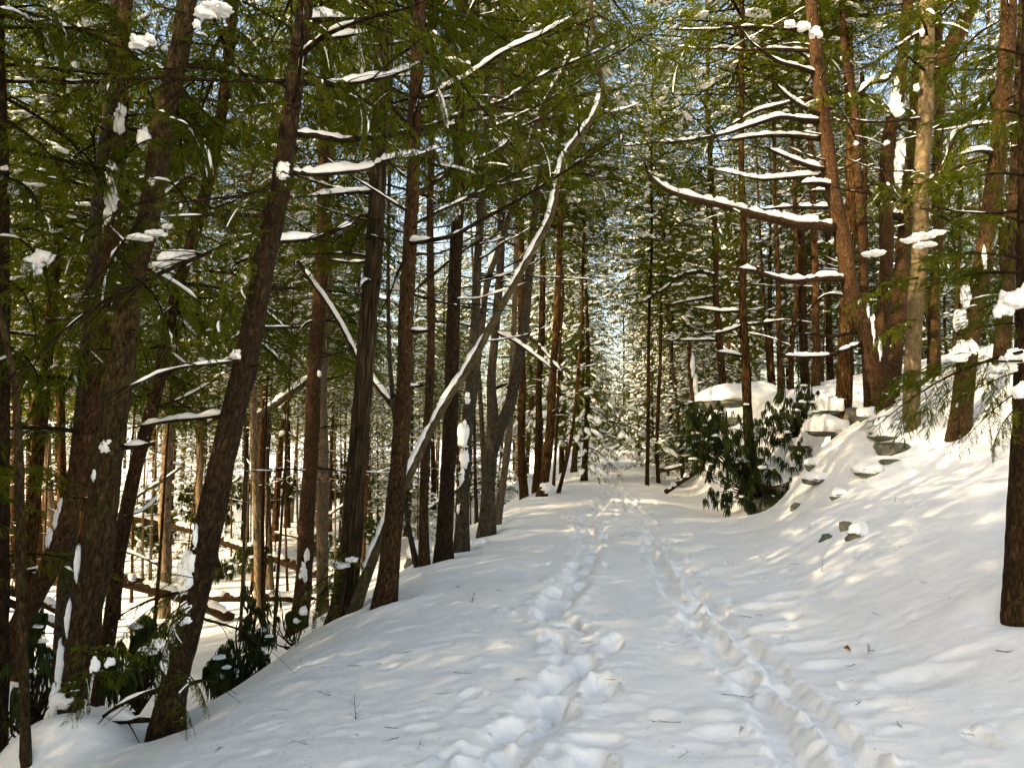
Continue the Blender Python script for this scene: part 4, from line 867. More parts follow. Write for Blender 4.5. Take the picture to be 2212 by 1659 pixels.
for t in (T2, T3, T4, T5, T9, T11, T12, T13, T14, T15, TM, TN, TP, TQ, TU, TW):
    q = random.Random(t.seed + 5)
    for k in range(9):
        z = t.z0 + q.uniform(.7, 6.5); c = point_at(t, z); a = q.uniform(3.3, 6.1) if k % 2 else q.random() * 6.28; rr = rad_at(t, z); l = q.uniform(.04, .22)
        d = np.array((math.cos(a), math.sin(a), q.uniform(-.3, .4))); p = c + d * (rr * .8 + (l + rr * .2) * np.linspace(0, 1, 5)[:, None]) + np.array((0, 0, q.uniform(-.05, .03))) * np.linspace(0, 1, 5)[:, None] ** 2
        mb = MB(); tube(mb, p, np.linspace(q.uniform(.007, .014), .004, 5), 6, amp=.15, seed=k); put('branch_stub', mb, (BARK['twig'],), t.root, True)

# snow plastered on trunks
trunk_snow(T2, [(243, 380, 12, 26), (240, 430, 14, 28), (234, 468, 10, 18), (258, 270, 12, 22), (262, 240, 10, 16)], 1)
trunk_snow(T2, [(123, 1125, 6, 24), (108, 1165, 7, 22), (132, 1092, 5, 16)], 2)
trunk_snow(T3, [(228, 966, 12, 16), (207, 1025, 6, 14), (140, 1515, 20, 18), (312, 300, 14, 22), (330, 395, 8, 9)], 3)
trunk_snow(T3, [(148, 1340, 5, 40), (130, 1440, 7, 46), (118, 1520, 10, 40), (168, 1220, 4, 40)], 4)
trunk_snow(T5, [(402, 1245, 18, 32), (412, 1218, 15, 26), (424, 1160, 6, 26), (405, 1310, 12, 14), (398, 1338, 16, 10), (375, 1370, 6, 24), (362, 1430, 5, 26), (610, 372, 15, 20), (512, 768, 12, 12)], 5)
trunk_snow(T15, [(1000, 940, 11, 26), (1003, 990, 9, 24), (998, 1030, 6, 16), (1010, 860, 6, 14), (990, 1100, 4, 10)], 6)
trunk_snow(T9, [(655, 1235, 9, 24), (662, 1200, 6, 14), (690, 808, 4, 6)], 7)
trunk_snow(TP, [(1931, 240, 20, 14), (1933, 215, 12, 20), (1936, 190, 7, 20), (1945, 330, 9, 28), (1940, 380, 8, 26), (1915, 310, 6, 6)], 8, 2)
trunk_snow(TM, [(1885, 720, 5, 36), (1900, 760, 5, 30), (1875, 680, 3, 20)], 9)
trunk_snow(TU, [(2085, 755, 26, 18), (2070, 770, 18, 12), (2085, 640, 10, 24), (2075, 690, 14, 22), (2125, 560, 4, 26)], 10, 2)
trunk_snow(TE, [(1496, 790, 5, 22), (1502, 830, 5, 24), (1508, 880, 4, 16)], 11)
trunk_snow(TN, [(1850, 310, 5, 5), (1905, 620, 5, 12)], 12)
trunk_snow(TQ, [(1992, 70, 6, 8), (1980, 190, 7, 8)], 13)
trunk_snow(T14, [(985, 460, 10, 20), (992, 430, 8, 12)], 14)
trunk_snow(T20, [(1180, 1052, 14, 10)], 15)

# ---- near boughs
B = [  # tree, from (px, py, m), to (px, py, m), kind, roll
 (T3, (330, 430, 5.5), (120, 520, 4.9), 0, .5), (T3, (320, 460, 5.5), (190, 640, 4.8), 1, .6), (T3, (300, 520, 5.5), (100, 700, 5.0), 2, .5),
 (T3, (290, 600, 5.5), (420, 720, 5.0), 3, -.6), (T3, (340, 380, 5.5), (480, 470, 4.9), 4, -.5), (T3, (350, 300, 5.6), (200, 330, 4.8), 5, .5),
 (T3, (360, 250, 5.6), (520, 300, 5.0), 6, -.5), (T3, (380, 150, 5.6), (190, 160, 4.8), 0, .6), (T3, (390, 90, 5.6), (560, 130, 5.2), 1, -.5),
 (T3, (400, 30, 5.6), (250, 0, 4.9), 2, .6),
 (T5, (570, 560, 5.0), (400, 640, 4.5), 5, .5), (T5, (560, 600, 5.0), (380, 740, 4.6), 6, .6), (T5, (585, 500, 5.0), (430, 540, 4.3), 0, .5),
 (T5, (600, 420, 5.0), (460, 430, 4.5), 1, .5), (T5, (620, 300, 5.0), (470, 330, 4.5), 2, .5), (T5, (630, 230, 5.0), (480, 210, 4.4), 3, .5),
 (T5, (640, 150, 5.0), (760, 190, 4.6), 4, -.5), (T5, (645, 100, 5.0), (500, 70, 4.5), 5, .5), (T5, (650, 60, 5.0), (790, 90, 4.7), 6, -.5), (T5, (655, 20, 5.0), (760, 10, 4.6), 0, -.5),
 (T5, (610, 370, 5.0), (700, 430, 4.7), 2, -.6),
 (T0, (5, 120, 6.2), (170, 190, 5.6), 0, -.5), (T0, (5, 60, 6.2), (200, 90, 5.6), 1, -.5), (T0, (5, 260, 6.2), (190, 380, 5.6), 2, -.5), (T0, (5, 380, 6.2), (160, 460, 5.6), 3, -.5),
 (T0, (5, 500, 6.2), (180, 600, 5.6), 4, -.5), (T0, (5, 600, 6.2), (150, 700, 5.6), 5, -.5), (T0, (5, 20, 6.2), (220, 10, 5.7), 6, -.5), (T0, (5, 740, 6.2), (130, 830, 5.7), 1, -.6),
 (T2, (215, 740, 7.0), (90, 840, 6.4), 6, .5), (T2, (240, 500, 7.2), (90, 560, 6.6), 1, .5), (T2, (262, 200, 7.4), (120, 240, 6.7), 2, .5), (T2, (268, 80, 7.4), (110, 60, 6.7), 3, .5), (T2, (225, 660, 7.1), (380, 770, 6.5), 4, -.5),
 (T5, (425, 1270, 4.85), (250, 1330, 4.5), 4, .6), (T5, (420, 1290, 4.85), (265, 1400, 4.5), 5, .7), (T5, (425, 1250, 4.85), (300, 1230, 4.6), 2, .5), (T5, (400, 1330, 4.85), (285, 1480, 4.5), 6, .8), (T5, (410, 1310, 4.85), (220, 1440, 4.4), 3, .7),
 (T5, (385, 1440, 4.8), (470, 1520, 4.5), 1, -.7), (T5, (375, 1500, 4.8), (430, 1560, 4.55), 5, -.7), (T3, (160, 1480, 5.2), (250, 1420, 4.9), 2, -.6), (T3, (170, 1420, 5.2), (290, 1390, 4.9), 0, -.6), (T3, (170, 1440, 5.2), (210, 1530, 4.9), 6, -.8),
 (T11, (740, 1230, 8.7), (640, 1290, 8.1), 0, .5), (T11, (745, 1210, 8.7), (655, 1330, 8.2), 3, .6), (T11, (750, 1200, 8.7), (800, 1225, 8.3), 1, -.5), (T11, (745, 1240, 8.7), (600, 1350, 8.1), 5, .6), (T11, (750, 1190, 8.7), (690, 1225, 8.2), 2, .5),
 (TW, (2208, 800, 5.1), (2000, 880, 5.6), 0, .6), (TW, (2208, 840, 5.1), (2040, 960, 5.5), 1, .7), (TW, (2208, 780, 5.1), (1960, 800, 5.9), 2, .5), (TW, (2208, 870, 5.1), (2120, 960, 5.0), 3, .7), (TW, (2208, 760, 5.1), (1900, 850, 6.4), 4, .5),
 (TW, (2208, 700, 5.1), (2050, 700, 5.8), 5, .5), (TW, (2208, 640, 5.1), (2080, 650, 5.7), 6, .5), (TW, (2210, 590, 5.1), (1960, 600, 6.2), 0, .5), (TW, (2208, 560, 5.1), (2020, 540, 6.0), 2, .5), (TW, (2210, 480, 5.1), (2060, 450, 6.0), 1, .5), (TW, (2212, 380, 5.1), (2020, 370, 6.0), 4, .5), (TW, (2212, 250, 5.1), (2050, 220, 6.0), 3, .5), (TW, (2212, 120, 5.1), (2020, 80, 6.0), 5, .5),
 (TQ, (1985, 600, 12.5), (1830, 640, 11.6), 0, .5), (TQ, (1985, 560, 12.5), (2120, 600, 11.7), 1, -.5), (TQ, (1980, 690, 12.5), (1870, 720, 11.8), 2, .5), (TQ, (1975, 800, 12.5), (1890, 840, 11.9), 3, .5), (TQ, (1988, 450, 12.5), (2130, 480, 11.8), 4, -.5), (TQ, (1990, 400, 12.5), (1840, 380, 11.8), 6, .5),

 (LT, (1296, 215, 10.1), (1430, 150, 9.4), 0, -.5), (LT, (1290, 150, 10.1), (1440, 60, 9.3), 1, -.5), (LT, (1280, 90, 10.2), (1420, 10, 9.4), 2, -.5), (LT, (1280, 60, 10.2), (1130, 30, 9.4), 3, .5), (LT, (1296, 220, 10.1), (1390, 330, 9.5), 4, -.6), (LT, (1225, 330, 9.9), (1330, 430, 9.3), 5, -.6), (LT, (1290, 130, 10.1), (1150, 160, 9.4), 6, .5), (LT, (1205, 390, 9.8), (1100, 400, 9.2), 1, .5),
 (T12, (1180, 80, 7.2), (1360, 30, 6.6), 0, -.5), (T12, (1100, 110, 7.4), (1260, 130, 6.7), 2, -.5), (T12, (1210, 220, 9.0), (1400, 170, 8.4), 4, -.5), (T12, (1130, 290, 8.8), (1290, 330, 8.1), 6, -.6), (T12, (1190, 395, 7.0), (1340, 400, 6.5), 3, -.5), (T5, (1110, 200, 6.6), (1280, 190, 6.1), 5, -.5), (T5, (1190, 155, 6.9), (1380, 90, 6.4), 1, -.5), (T5, (1020, 245, 6.4), (1170, 290, 5.9), 0, -.6), (T5, (940, 270, 6.2), (1060, 350, 5.8), 3, -.6), (T5, (870, 155, 5.8), (1000, 130, 5.4), 2, -.5), (T5, (800, 175, 5.6), (930, 60, 5.3), 4, -.5), (T5, (740, 180, 5.5), (850, 260, 5.1), 6, -.6), (T5, (760, 45, 5.4), (900, 20, 5.0), 5, -.5),
 (TM, (1600, 60, 13.8), (1420, 20, 13.0), 0, .5), (TM, (1540, 66, 13.7), (1400, 150, 13.0), 1, .6), (TM, (1640, 240, 15.2), (1500, 220, 14.4), 2, .5), (TM, (1500, 104, 15.0), (1350, 130, 14.3), 3, .5), (TM, (1560, 290, 14.0), (1430, 370, 13.4), 4, .6), (TM, (1450, 308, 13.8), (1340, 260, 13.2), 5, .5), (TM, (1600, 440, 14.1), (1500, 520, 13.6), 6, .6), (TM, (1640, 385, 15.1), (1520, 420, 14.5), 0, .6), (TM, (1700, 100, 14.7), (1560, 20, 14.0), 1, .5),
]
for t, a, b, k, ro in B: bough(t, a, b, k, ro)
for t, n, zl, zh in [(T0, 7, 1.5, 7), (T2, 9, 3.6, 7.5), (T3, 7, 3.0, 7), (T3b, 9, 4.2, 7.5), (T4, 9, 4.2, 7.5), (T9, 18, 5, 11), (T10, 14, 5, 11), (T11, 22, 4.2, 8.0), (T12, 26, 4.2, 8.0), (T13, 16, 4.6, 9), (T14, 20, 4.6, 9), (T15, 16, 5.0, 9.5), (T4, 12, 3.6, 8), (T3b, 8, 4.5, 8.5), (T5, 5, 4.2, 7), (LT2, 12, 5, 10), (TM, 12, 5.5, 10.5), (TN, 9, 5, 10), (TQ, 9, 6, 11), (TP, 8, 5, 10), (TU, 14, 3.0, 9), (TV, 14, 2.5, 9), (T16, 14, 5, 10)]:
    auto_boughs(t, n if t not in (T11, T12, T13, T14, T15, T16) else int(n * .7), zl + (.6 if t in (T11, T12, T13, T14, T15, T16) else 0), zh + .4, toward=1.45 if t in (T3, T5, T11, T12, T13, T14, T15, T16, T9, T10) else None)
clump(T0, [(72, 570, 5.7, 22, 22), (92, 558, 5.7, 24, 20), (82, 590, 5.7, 10, 16), (62, 582, 5.7, 14, 12)], 1)
clump(T3, [(375, 560, 5.0, 32, 20), (405, 552, 5.0, 28, 12), (350, 572, 5.0, 18, 12)], 2)
clump(T3, [(300, 515, 5.0, 28, 9), (335, 505, 5.0, 22, 10), (360, 490, 5.0, 14, 10)], 3)
clump(T3, [(300, 95, 5.1, 20, 22), (322, 88, 5.1, 16, 14)], 4)
clump(T5, [(440, 30, 4.7, 22, 22), (470, 20, 4.7, 30, 14), (425, 55, 4.7, 9, 14)], 5)
clump(T5, [(342, 1392, 4.6, 14, 13), (310, 1402, 4.6, 12, 6)], 6)
clump(T5, [(205, 1440, 4.5, 9, 22), (238, 1432, 4.5, 9, 12)], 7)
clump(T0, [(28, 415, 5.9, 11, 22), (10, 365, 5.9, 8, 8)], 8)
clump(TW, [(2190, 655, 5.2, 34, 30), (2170, 670, 5.2, 18, 22), (2215, 640, 5.2, 24, 26)], 9)
clump(TW, [(2195, 775, 5.2, 28, 24), (2165, 800, 5.3, 30, 16), (2145, 818, 5.3, 14, 12)], 10)
clump(TW, [(2210, 848, 5.1, 16, 24)], 11)
clump(TU, [(2020, 505, 10.8, 22, 6), (1990, 512, 10.8, 26, 7), (1965, 520, 10.8, 20, 6)], 12)
clump(TQ, [(1995, 530, 11.8, 22, 7), (1890, 548, 11.8, 26, 8)], 13)
clump(TM, [(1735, 60, 14.0, 14, 14), (1706, 55, 14.0, 12, 12), (1760, 72, 14.0, 14, 16)], 14)
clump(T11, [(735, 1222, 8.4, 22, 8), (760, 1210, 8.4, 14, 9), (655, 1322, 8.2, 8, 14), (640, 1342, 8.2, 6, 8)], 15)

# ---- logs lying in the hollow
def log(label, px, w, d, name='fallen_log', bark='brown', snow=.07):
    pts = np.array([P(x, y, dd) for (x, y), dd in zip(px, d)]); L = np.sum(np.linalg.norm(np.diff(pts, axis=0), axis=1))
    p = catmull(pts, max(10, int(L / .15))); f = np.linspace(0, 1, len(p)); r = (w[0] * (1 - f) + w[1] * f) * np.mean(d) / FPX / 2
    p = p + .03 * np.stack([vn3(np.stack((f * L, 0 * f + k, 0 * f + w[0]), -1), k) for k in range(3)], -1)
    root = empty(name, pts[0]); tag(root, label, 'log', 'fallen logs in the hollow')
    mb = MB(); tube(mb, p, r, 14, amp=.1, seed=int(px[0][0]))
    q = random.Random(int(px[0][0]))
    for k in range(5):
        i = q.randrange(2, len(p) - 2); v = unit(np.array((q.uniform(-1, 1), q.uniform(-1, 1), q.uniform(-.2, 1)))); tube(mb, np.array([p[i], p[i] + v * (r[i] + q.uniform(.08, .3))]), [.02, .008], 5)
    put('trunk', mb, (BARK[bark],), root, True)
    sm = MB(); snow_strip(sm, p, r, snow, int(px[0][0]) + 3, 1.0, .08); put('snow', sm, (SNOW,), root)
log('long snow topped log sloping down to the right across the hollow', [(240, 1108), (400, 1142), (520, 1182), (630, 1218), (720, 1262)], (16, 20), (27, 27.5, 28, 28.5, 29))
log('broken log end thick with snow behind the left foreground trunks', [(200, 1236), (330, 1272), (410, 1296), (500, 1335)], (28, 24), (20, 20.5, 21, 21.5))
log('low log half buried in snow right of the leaning dark trunk', [(430, 1290), (520, 1290), (600, 1288), (680, 1300)], (20, 18), (22.5, 22.7, 23, 23.3))
log('snow loaded log slanting up to the right behind the reddish trunk', [(540, 912), (600, 870), (668, 818), (720, 770)], (17, 13), (24, 24, 24, 24.5), name='leaning_log', bark='grey', snow=.09)
log('upper one of two snow topped logs at the left edge', [(-20, 1262), (60, 1288), (140, 1326)], (20, 17), (13, 13.3, 13.6))
log('lower one of two snow topped logs at the left edge', [(-20, 1292), (60, 1324), (140, 1366)], (16, 14), (12.2, 12.5, 12.8))
log('thin fallen stem slanting down to the right behind the furrowed trunk', [(640, 562), (722, 683), (778, 780), (850, 880)], (10, 12), (12.5, 12.4, 12.3, 12.2), name='leaning_log', bark='dark', snow=.04)
log('thin slanting snowy stem right of the thick left trunk', [(280, 1085), (320, 1058), (352, 1040), (390, 1010)], (7, 6), (20, 20, 20, 20), name='leaning_log', bark='grey', snow=.05)
log('small log crossing the snow by the slim pair of poles right of the path', [(1505, 1015), (1470, 1042), (1440, 1062)], (12, 10), (24.5, 24, 23.5), snow=.08)
log('short dark log under the boughs right of the slim poles', [(1425, 1016), (1450, 1012), (1480, 1004)], (9, 9), (29, 29, 29), bark='red', snow=.04)
build_ground()
log('leftmost thin snowy stick fallen in the hollow', [(90, 1240), (150, 1206), (210, 1180)], (7, 5), (20.0, 20.3, 20.6), name='fallen_stick', bark='grey', snow=.05)
log('thin snowy stick fallen left of the pale sunlit trunk', [(230, 1180), (285, 1196), (340, 1220)], (7, 5), (24.0, 24.3, 24.6), name='fallen_stick', bark='grey', snow=.05)
log('thin snowy stick fallen behind the leaning dark trunk', [(430, 1100), (475, 1061), (520, 1030)], (7, 5), (27.0, 27.3, 27.6), name='fallen_stick', bark='grey', snow=.05)
log('thin snowy stick fallen between the slim poles and reddish trunk', [(590, 1150), (640, 1161), (690, 1180)], (7, 5), (26.0, 26.3, 26.6), name='fallen_stick', bark='grey', snow=.05)
log('thin snowy stick fallen behind the furrowed trunk', [(700, 1120), (745, 1091), (790, 1070)], (7, 5), (24.0, 24.3, 24.6), name='fallen_stick', bark='grey', snow=.05)
log('thin snowy stick fallen behind the dark scaly trunk', [(900, 1120), (945, 1086), (990, 1060)], (7, 5), (20.0, 20.3, 20.6), name='fallen_stick', bark='grey', snow=.05)
# ------------------------------------------------------------------ rocks
def rock(label, px, py, d, size, seed, rz=0.0, cap=.12, tilt=(0, 0), name='rock', box=.5, cap_shift=(0, 0), group='rocks of the right hillside', cap_w=1.04, drop=0.0):
    c = P(px, py, d) if d else G(px, py) + np.array((0, .0, -size[2] * .02)); V, F = ICO[3]
    W = np.sign(V) * np.abs(V) ** box; W = W / np.max(np.abs(W), 0)
    r = random.Random(seed)
    for k in range(13):                                        # split faces
        nrm = unit(np.array((r.gauss(0, 1), r.gauss(0, 1), r.gauss(0, .5)))); h = r.uniform(.58, 1.0); dd = W @ nrm; W = W - np.maximum(dd - h, 0)[:, None] * nrm
    W = W * (1 + .10 * vn3(W * 1.7 + seed, seed) + .05 * vn3(W * 4.2, seed + 1) + .025 * vn3(W * 10, seed + 2))[:, None]
    lay = .07 * np.sign(vn3(np.stack((0 * W[:, 0], 0 * W[:, 0] + seed, W[:, 2] * size[2] / .10), -1), seed + 3))
    W[:, :2] *= (1 + lay * .6)[:, None]
    W = W * np.array(size) / 2
    R = rotm((0, 0, 1), rz) @ rotm((1, 0, 0), tilt[0]) @ rotm((0, 1, 0), tilt[1])
    mb = MB(); mb.add(W @ R.T + c, F)
    root = empty(name, c); tag(root, label, 'rock', group)
    put('stone', mb, (ROCK,), root, smooth=False)
    if cap:
        sm = MB(); hs = np.array(size) / 2; e = np.clip(np.maximum(np.abs(W[:, 0]) / hs[0], np.abs(W[:, 1]) / hs[1]), 0, 1.1)
        thr = W[:, 2].max() * (.45 - drop) ; up_ = W[:, 2] > thr; K = W * np.array((cap_w, cap_w, 1))
        nz = vn3(W / np.maximum(hs, .2) * 2.2 + seed, seed + 7) + .5 * vn3(W / np.maximum(hs, .2) * 6 + seed, seed + 8)
        K[:, 2] = np.where(up_, W[:, 2] + cap * (1 - .6 * e ** 3) * (1 + .28 * nz), thr + .03 * nz - .02); K[:, :2] *= (1 + .03 * nz)[:, None]
        sm.add(K @ R.T + c, F); put('snow_cap', sm, (SNOW,), root)
    return root
for a in [
 ('broad snow roofed ledge slab at the left corner of the outcrop', 1600, 872, 26.0, (2.9, 2.2, .42), 1, -.15, .42),
 ('tan block under the corner of the ledge', 1556, 915, 25.4, (.85, .9, .55), 2, .3, .14),
 ('dark slab below the ledge, left of the hung trunk', 1592, 905, 25.0, (1.3, 1.2, .34), 3, .1, .20),
 ('dark recessed slab right of the brown trunk on the ledge', 1668, 895, 24.0, (1.5, 1.2, .40), 4, -.2, .16),
 ('mossy wall block behind the hanging shrub leaves', 1715, 905, 22.2, (1.5, 1.1, .75), 5, .2, .22),
 ('upper snow capped slab of the two stacked slabs', 1800, 892, 18.6, (1.15, .95, .26), 6, .1, .34),
 ('small green block right under the upper stacked slab', 1840, 900, 18.2, (.42, .5, .40), 7, .4, 0),
 ('lower domed snow capped slab of the two stacked slabs', 1792, 934, 17.9, (.98, .9, .20), 8, -.1, .32),
 ('thin broken plate below the stacked slabs', 1828, 936, 17.6, (.75, .6, .12), 9, .3, .10),
 ('low dark stone in the gully under the stacked slabs', 1725, 966, 18.8, (.7, .6, .25), 11, .9, .10),
 ('snow bearing slab jutting beside the smooth beige trunk', 1918, 945, 0, (.82, .8, .17), 12, .05, .22),
 ('dark layered stone beneath the slab by the smooth trunk', 1928, 974, 0, (.42, .6, .26), 13, .3, 0),
 ('grey block wedged under the big bowed trunk', 1876, 905, 0, (.34, .5, .30), 14, .2, .08),
 ('low flat stone poking from the snow below the slab', 1880, 1022, 0, (.5, .5, .16), 15, .2, .07),
 ('brown stone at the lower lip of the slope, under the smooth trunk', 1920, 998, 0, (.28, .4, .10), 16, .6, .0),
 ('big dark overhanging block at the foot of the outcrop', 1680, 1058, 18.5, (1.9, 1.3, .75), 17, .15, .12),
 ('brown shaded block low under the overhang', 1640, 1098, 18.0, (1.0, .9, .50), 18, -.3, 0),
 ('green faced stone right of the overhang', 1745, 1060, 17.4, (.75, .8, .42), 19, .5, .12),
 ('brown stone breaking through the slope edge above the overhang', 1772, 1038, 0, (.42, .5, .22), 20, .4, .06),
 ('angular stone at the top of the snowy slope edge', 1757, 1008, 0, (.40, .4, .28), 21, .2, .06),
 ('small dark rock in a melted hollow on the slope', 1812, 1072, 0, (.28, .26, .26), 22, .4, .05),
 ('tiny pointed rock tip on the lower slope', 1722, 1097, 0, (.28, .26, .18), 23, .4, .0),
 ('left stone of the pair exposed on the near slope', 1829, 1145, 0, (.2, .2, .2), 24, .4, .0),
 ('mossy right stone of the pair exposed on the near slope', 1850, 1160, 0, (.30, .28, .26), 25, .3, .05),
 ('small brown stone left of the exposed pair on the near slope', 1788, 1163, 0, (.18, .18, .14), 26, .8, .0),
 ('little half buried rock in the ditch left of the shrub', 1556, 1084, 0, (.28, .3, .16), 27, .5, .05)]:
    rock(*a)
rock('snow topped stone at the left bank edge below the forked trunk', 1040, 1192, 12.1, (.34, .3, .22), 28, .3, .10, group='rocks by the left bank')
rock('half buried boulder between the trunks on the left slope', 905, 1212, 14.5, (.6, .6, .5), 29, .3, .16, group='rocks by the left bank')
rock('small stone beyond the dark scaly trunk on the left bank', 1018, 1180, 13.0, (.26, .3, .12), 30, .3, .05, group='rocks by the left bank')

# ------------------------------------------------------------------ rhododendrons: whorls of rolled hanging leaves
def whorl(seed):
    r = random.Random(seed); mb = MB(); n = r.randint(7, 10)
    for k in range(n):
        a = k * 6.283 / n + r.uniform(-.3, .3); l = r.uniform(.09, .15); w = r.uniform(.0055, .0085); out = np.array((math.cos(a), math.sin(a), 0)); sd = np.array((-out[1], out[0], 0))
        q = np.linspace(0, 1, 5); spread = r.uniform(.12, .42)
        c = out * (.012 + l * spread * q ** .6)[:, None] + np.array((0, 0, 1.)) * (.02 * (1 - q) - l * (q ** 1.25))[:, None]
        ww = w * np.array((.25, .85, 1.0, .8, .08))
        V = np.stack((c - sd * ww[:, None] - out * ww[:, None] * .7, c + out * ww[:, None] * .45, c + sd * ww[:, None] - out * ww[:, None] * .7), 1).reshape(-1, 3)
        F = []
        for i in range(4):
            for j in (0, 1): F.append((i * 3 + j, i * 3 + j + 1, i * 3 + j + 4, i * 3 + j + 3))
        mb.add(V, None, F)
    return mb.mesh('leaf_cluster', (RHODO,))
WH = [whorl(k) for k in range(6)]
def shrub(label, base, zones, seed, size=1.0, joined=False, snow=.10, group='rhododendron shrubs'):
    r = random.Random(seed); b = P(*base); root = empty('rhododendron_shrub', b); tag(root, label, 'shrub', group)
    spots = []
    for (cx, cy, rx, ry, d, rd, n) in zones:
        for _ in range(n):
            while True:
                u, v, w = r.uniform(-1, 1), r.uniform(-1, 1), r.uniform(-1, 1)
                if u * u + v * v + w * w < 1: break
            q = P(cx + u * rx, cy + v * ry, d + w * rd); q[2] = max(q[2], Hs(q[0], q[1]) + .12); spots.append(q)
    st = MB()
    for k, q in enumerate(spots):
        if k % 3 == 0 or k < 6:
            m = (b + q) / 2 + np.array((r.uniform(-.1, .1), r.uniform(-.1, .1), r.uniform(-.15, .1))); m2 = q + np.array((r.uniform(-.05, .05), r.uniform(-.05, .05), -.10))
            p = catmull(np.array([b, m, m2, q]), 14); tube(st, p, np.linspace(.013, .004, 14), 4, cap=False)
        else:
            j = spots[r.randrange(max(1, k - k % 3))] if k else b
            near = min((s for i, s in enumerate(spots[:k]) if i % 3 == 0), key=lambda s: np.linalg.norm(s - q), default=b)
            p = catmull(np.array([near - np.array((0, 0, .08)), (near + q) / 2 - np.array((0, 0, .12)), q]), 7); tube(st, p, np.linspace(.006, .003, 7), 3, cap=False)
    so = put('stem', st, (BARK['twig'],), root, True)
    if joined:
        mb = MB()
        arr = []
        for w in WH:
            V = np.empty(len(w.vertices) * 3, np.float32); w.vertices.foreach_get('co', V); F = np.array([p.vertices[:] for p in w.polygons]); arr.append((V.reshape(-1, 3), F))
        for q in spots:
            V, F = arr[r.randrange(6)]; s = size * r.uniform(.8, 1.3); R = rotm((0, 0, 1), r.random() * 6.28); mb.add(V @ R.T * s + q, None, F)
        o = put('foliage', mb, (RHODO,), root); o['kind'] = 'stuff'
    else:
        for q in spots:
            o = link('leaf_cluster', WH[r.randrange(6)], root); o.location = Vector(q) - root.location
            s = size * r.uniform(.75, 1.25); o.scale = (s, s, s * r.uniform(.85, 1.2)); o.rotation_euler = (r.uniform(-.3, .3), r.uniform(-.3, .3), r.random() * 6.28)
    sn = MB()
    for q in spots:
        if r.random() < snow: s = r.uniform(.02, .05) * size; blob(sn, q + np.array((0, 0, .02)), (s * 1.3, s, s * .7), 2, .45, r.randint(0, 9999))
    if sn.n: o = put('snow', sn, (SNOW,), root); o['kind'] = 'stuff'
shrub('large dark rhododendron hanging in front of the rock outcrop', (1640, 1075, 18.0), [(1530, 940, 60, 90, 18.0, .6, 110), (1590, 960, 65, 95, 17.7, .5, 90), (1630, 1035, 95, 60, 17.5, .4, 60), (1490, 900, 34, 50, 18.3, .4, 24), (1560, 1080, 45, 30, 17.2, .3, 16)], 1, 1.6)
shrub('dark rhododendron with hanging leaves high on the ledge', (1722, 940, 19.2), [(1700, 890, 48, 48, 19.0, .4, 70), (1740, 860, 30, 50, 19.2, .3, 26), (1660, 930, 50, 45, 18.6, .4, 36), (1720, 980, 40, 50, 18.0, .3, 22), (1735, 760, 14, 35, 20, .2, 4)], 2, 1.55)
shrub('leafy rhododendron behind the bank edge, right of the leaning dark trunk', (520, 1480, 8.2), [(555, 1390, 45, 65, 8.6, .5, 38), (505, 1430, 48, 55, 8.2, .5, 34), (470, 1460, 38, 45, 7.8, .4, 24), (545, 1300, 24, 45, 9.0, .3, 12)], 3, 1.15)
shrub('sparse rhododendron sprigs below the furrowed trunk', (640, 1400, 9.6), [(620, 1330, 35, 50, 9.8, .5, 9), (585, 1290, 20, 30, 10.2, .3, 5)], 4, 1.15)
shrub('rhododendron between the thick trunk and the leaning dark trunk', (300, 1540, 6.4), [(300, 1420, 48, 85, 6.8, .5, 34), (260, 1460, 42, 65, 6.4, .4, 22), (330, 1350, 32, 55, 7.2, .4, 14)], 5, 1.1)
shrub('dark rhododendron at the lower left edge beside the sapling', (60, 1600, 5.4), [(75, 1440, 50, 80, 6.2, .4, 16), (90, 1350, 30, 45, 6.6, .3, 8), (30, 1500, 35, 90, 5.6, .3, 10)], 6, 1.05)
for k, (lb, b, z) in enumerate([
 ('far dark rhododendron thicket in the hollow left of the long log', (330, 1180, 30), [(330, 1130, 60, 60, 30, 1.5, 200)]),
 ('far dark rhododendron thicket behind the middle of the long log', (440, 1170, 32), [(450, 1090, 70, 55, 32, 1.5, 180)]),
 ('far dark rhododendron thicket behind the two slim poles', (590, 1100, 38), [(580, 1050, 80, 45, 38, 1.5, 200)]),
 ('far dark rhododendron thicket beyond the left foreground trunks', (200, 1200, 27), [(190, 1140, 60, 60, 27, 1.5, 150)]),
 ('far dark rhododendron thicket behind the furrowed trunk', (720, 1080, 42), [(740, 1030, 70, 40, 42, 2, 170)]),
 ('low rhododendron in the hollow behind the slim tan pole', (560, 1230, 24), [(545, 1200, 50, 28, 24, 1, 70)]),
 ('low rhododendron in the hollow left of the slim tan pole', (480, 1250, 22), [(470, 1225, 34, 24, 22, .8, 50)]),
 ('low rhododendron beyond the foot of the tall reddish trunk', (690, 1210, 24), [(700, 1180, 55, 30, 24, 1, 80)]),
 ('low rhododendron behind the foot of the stout bank edge trunk', (800, 1170, 26), [(815, 1140, 50, 30, 26, 1, 70)])]):
    shrub(lb, b, z, 20 + k, 1.9 if k < 5 else 1.5, True, .25)

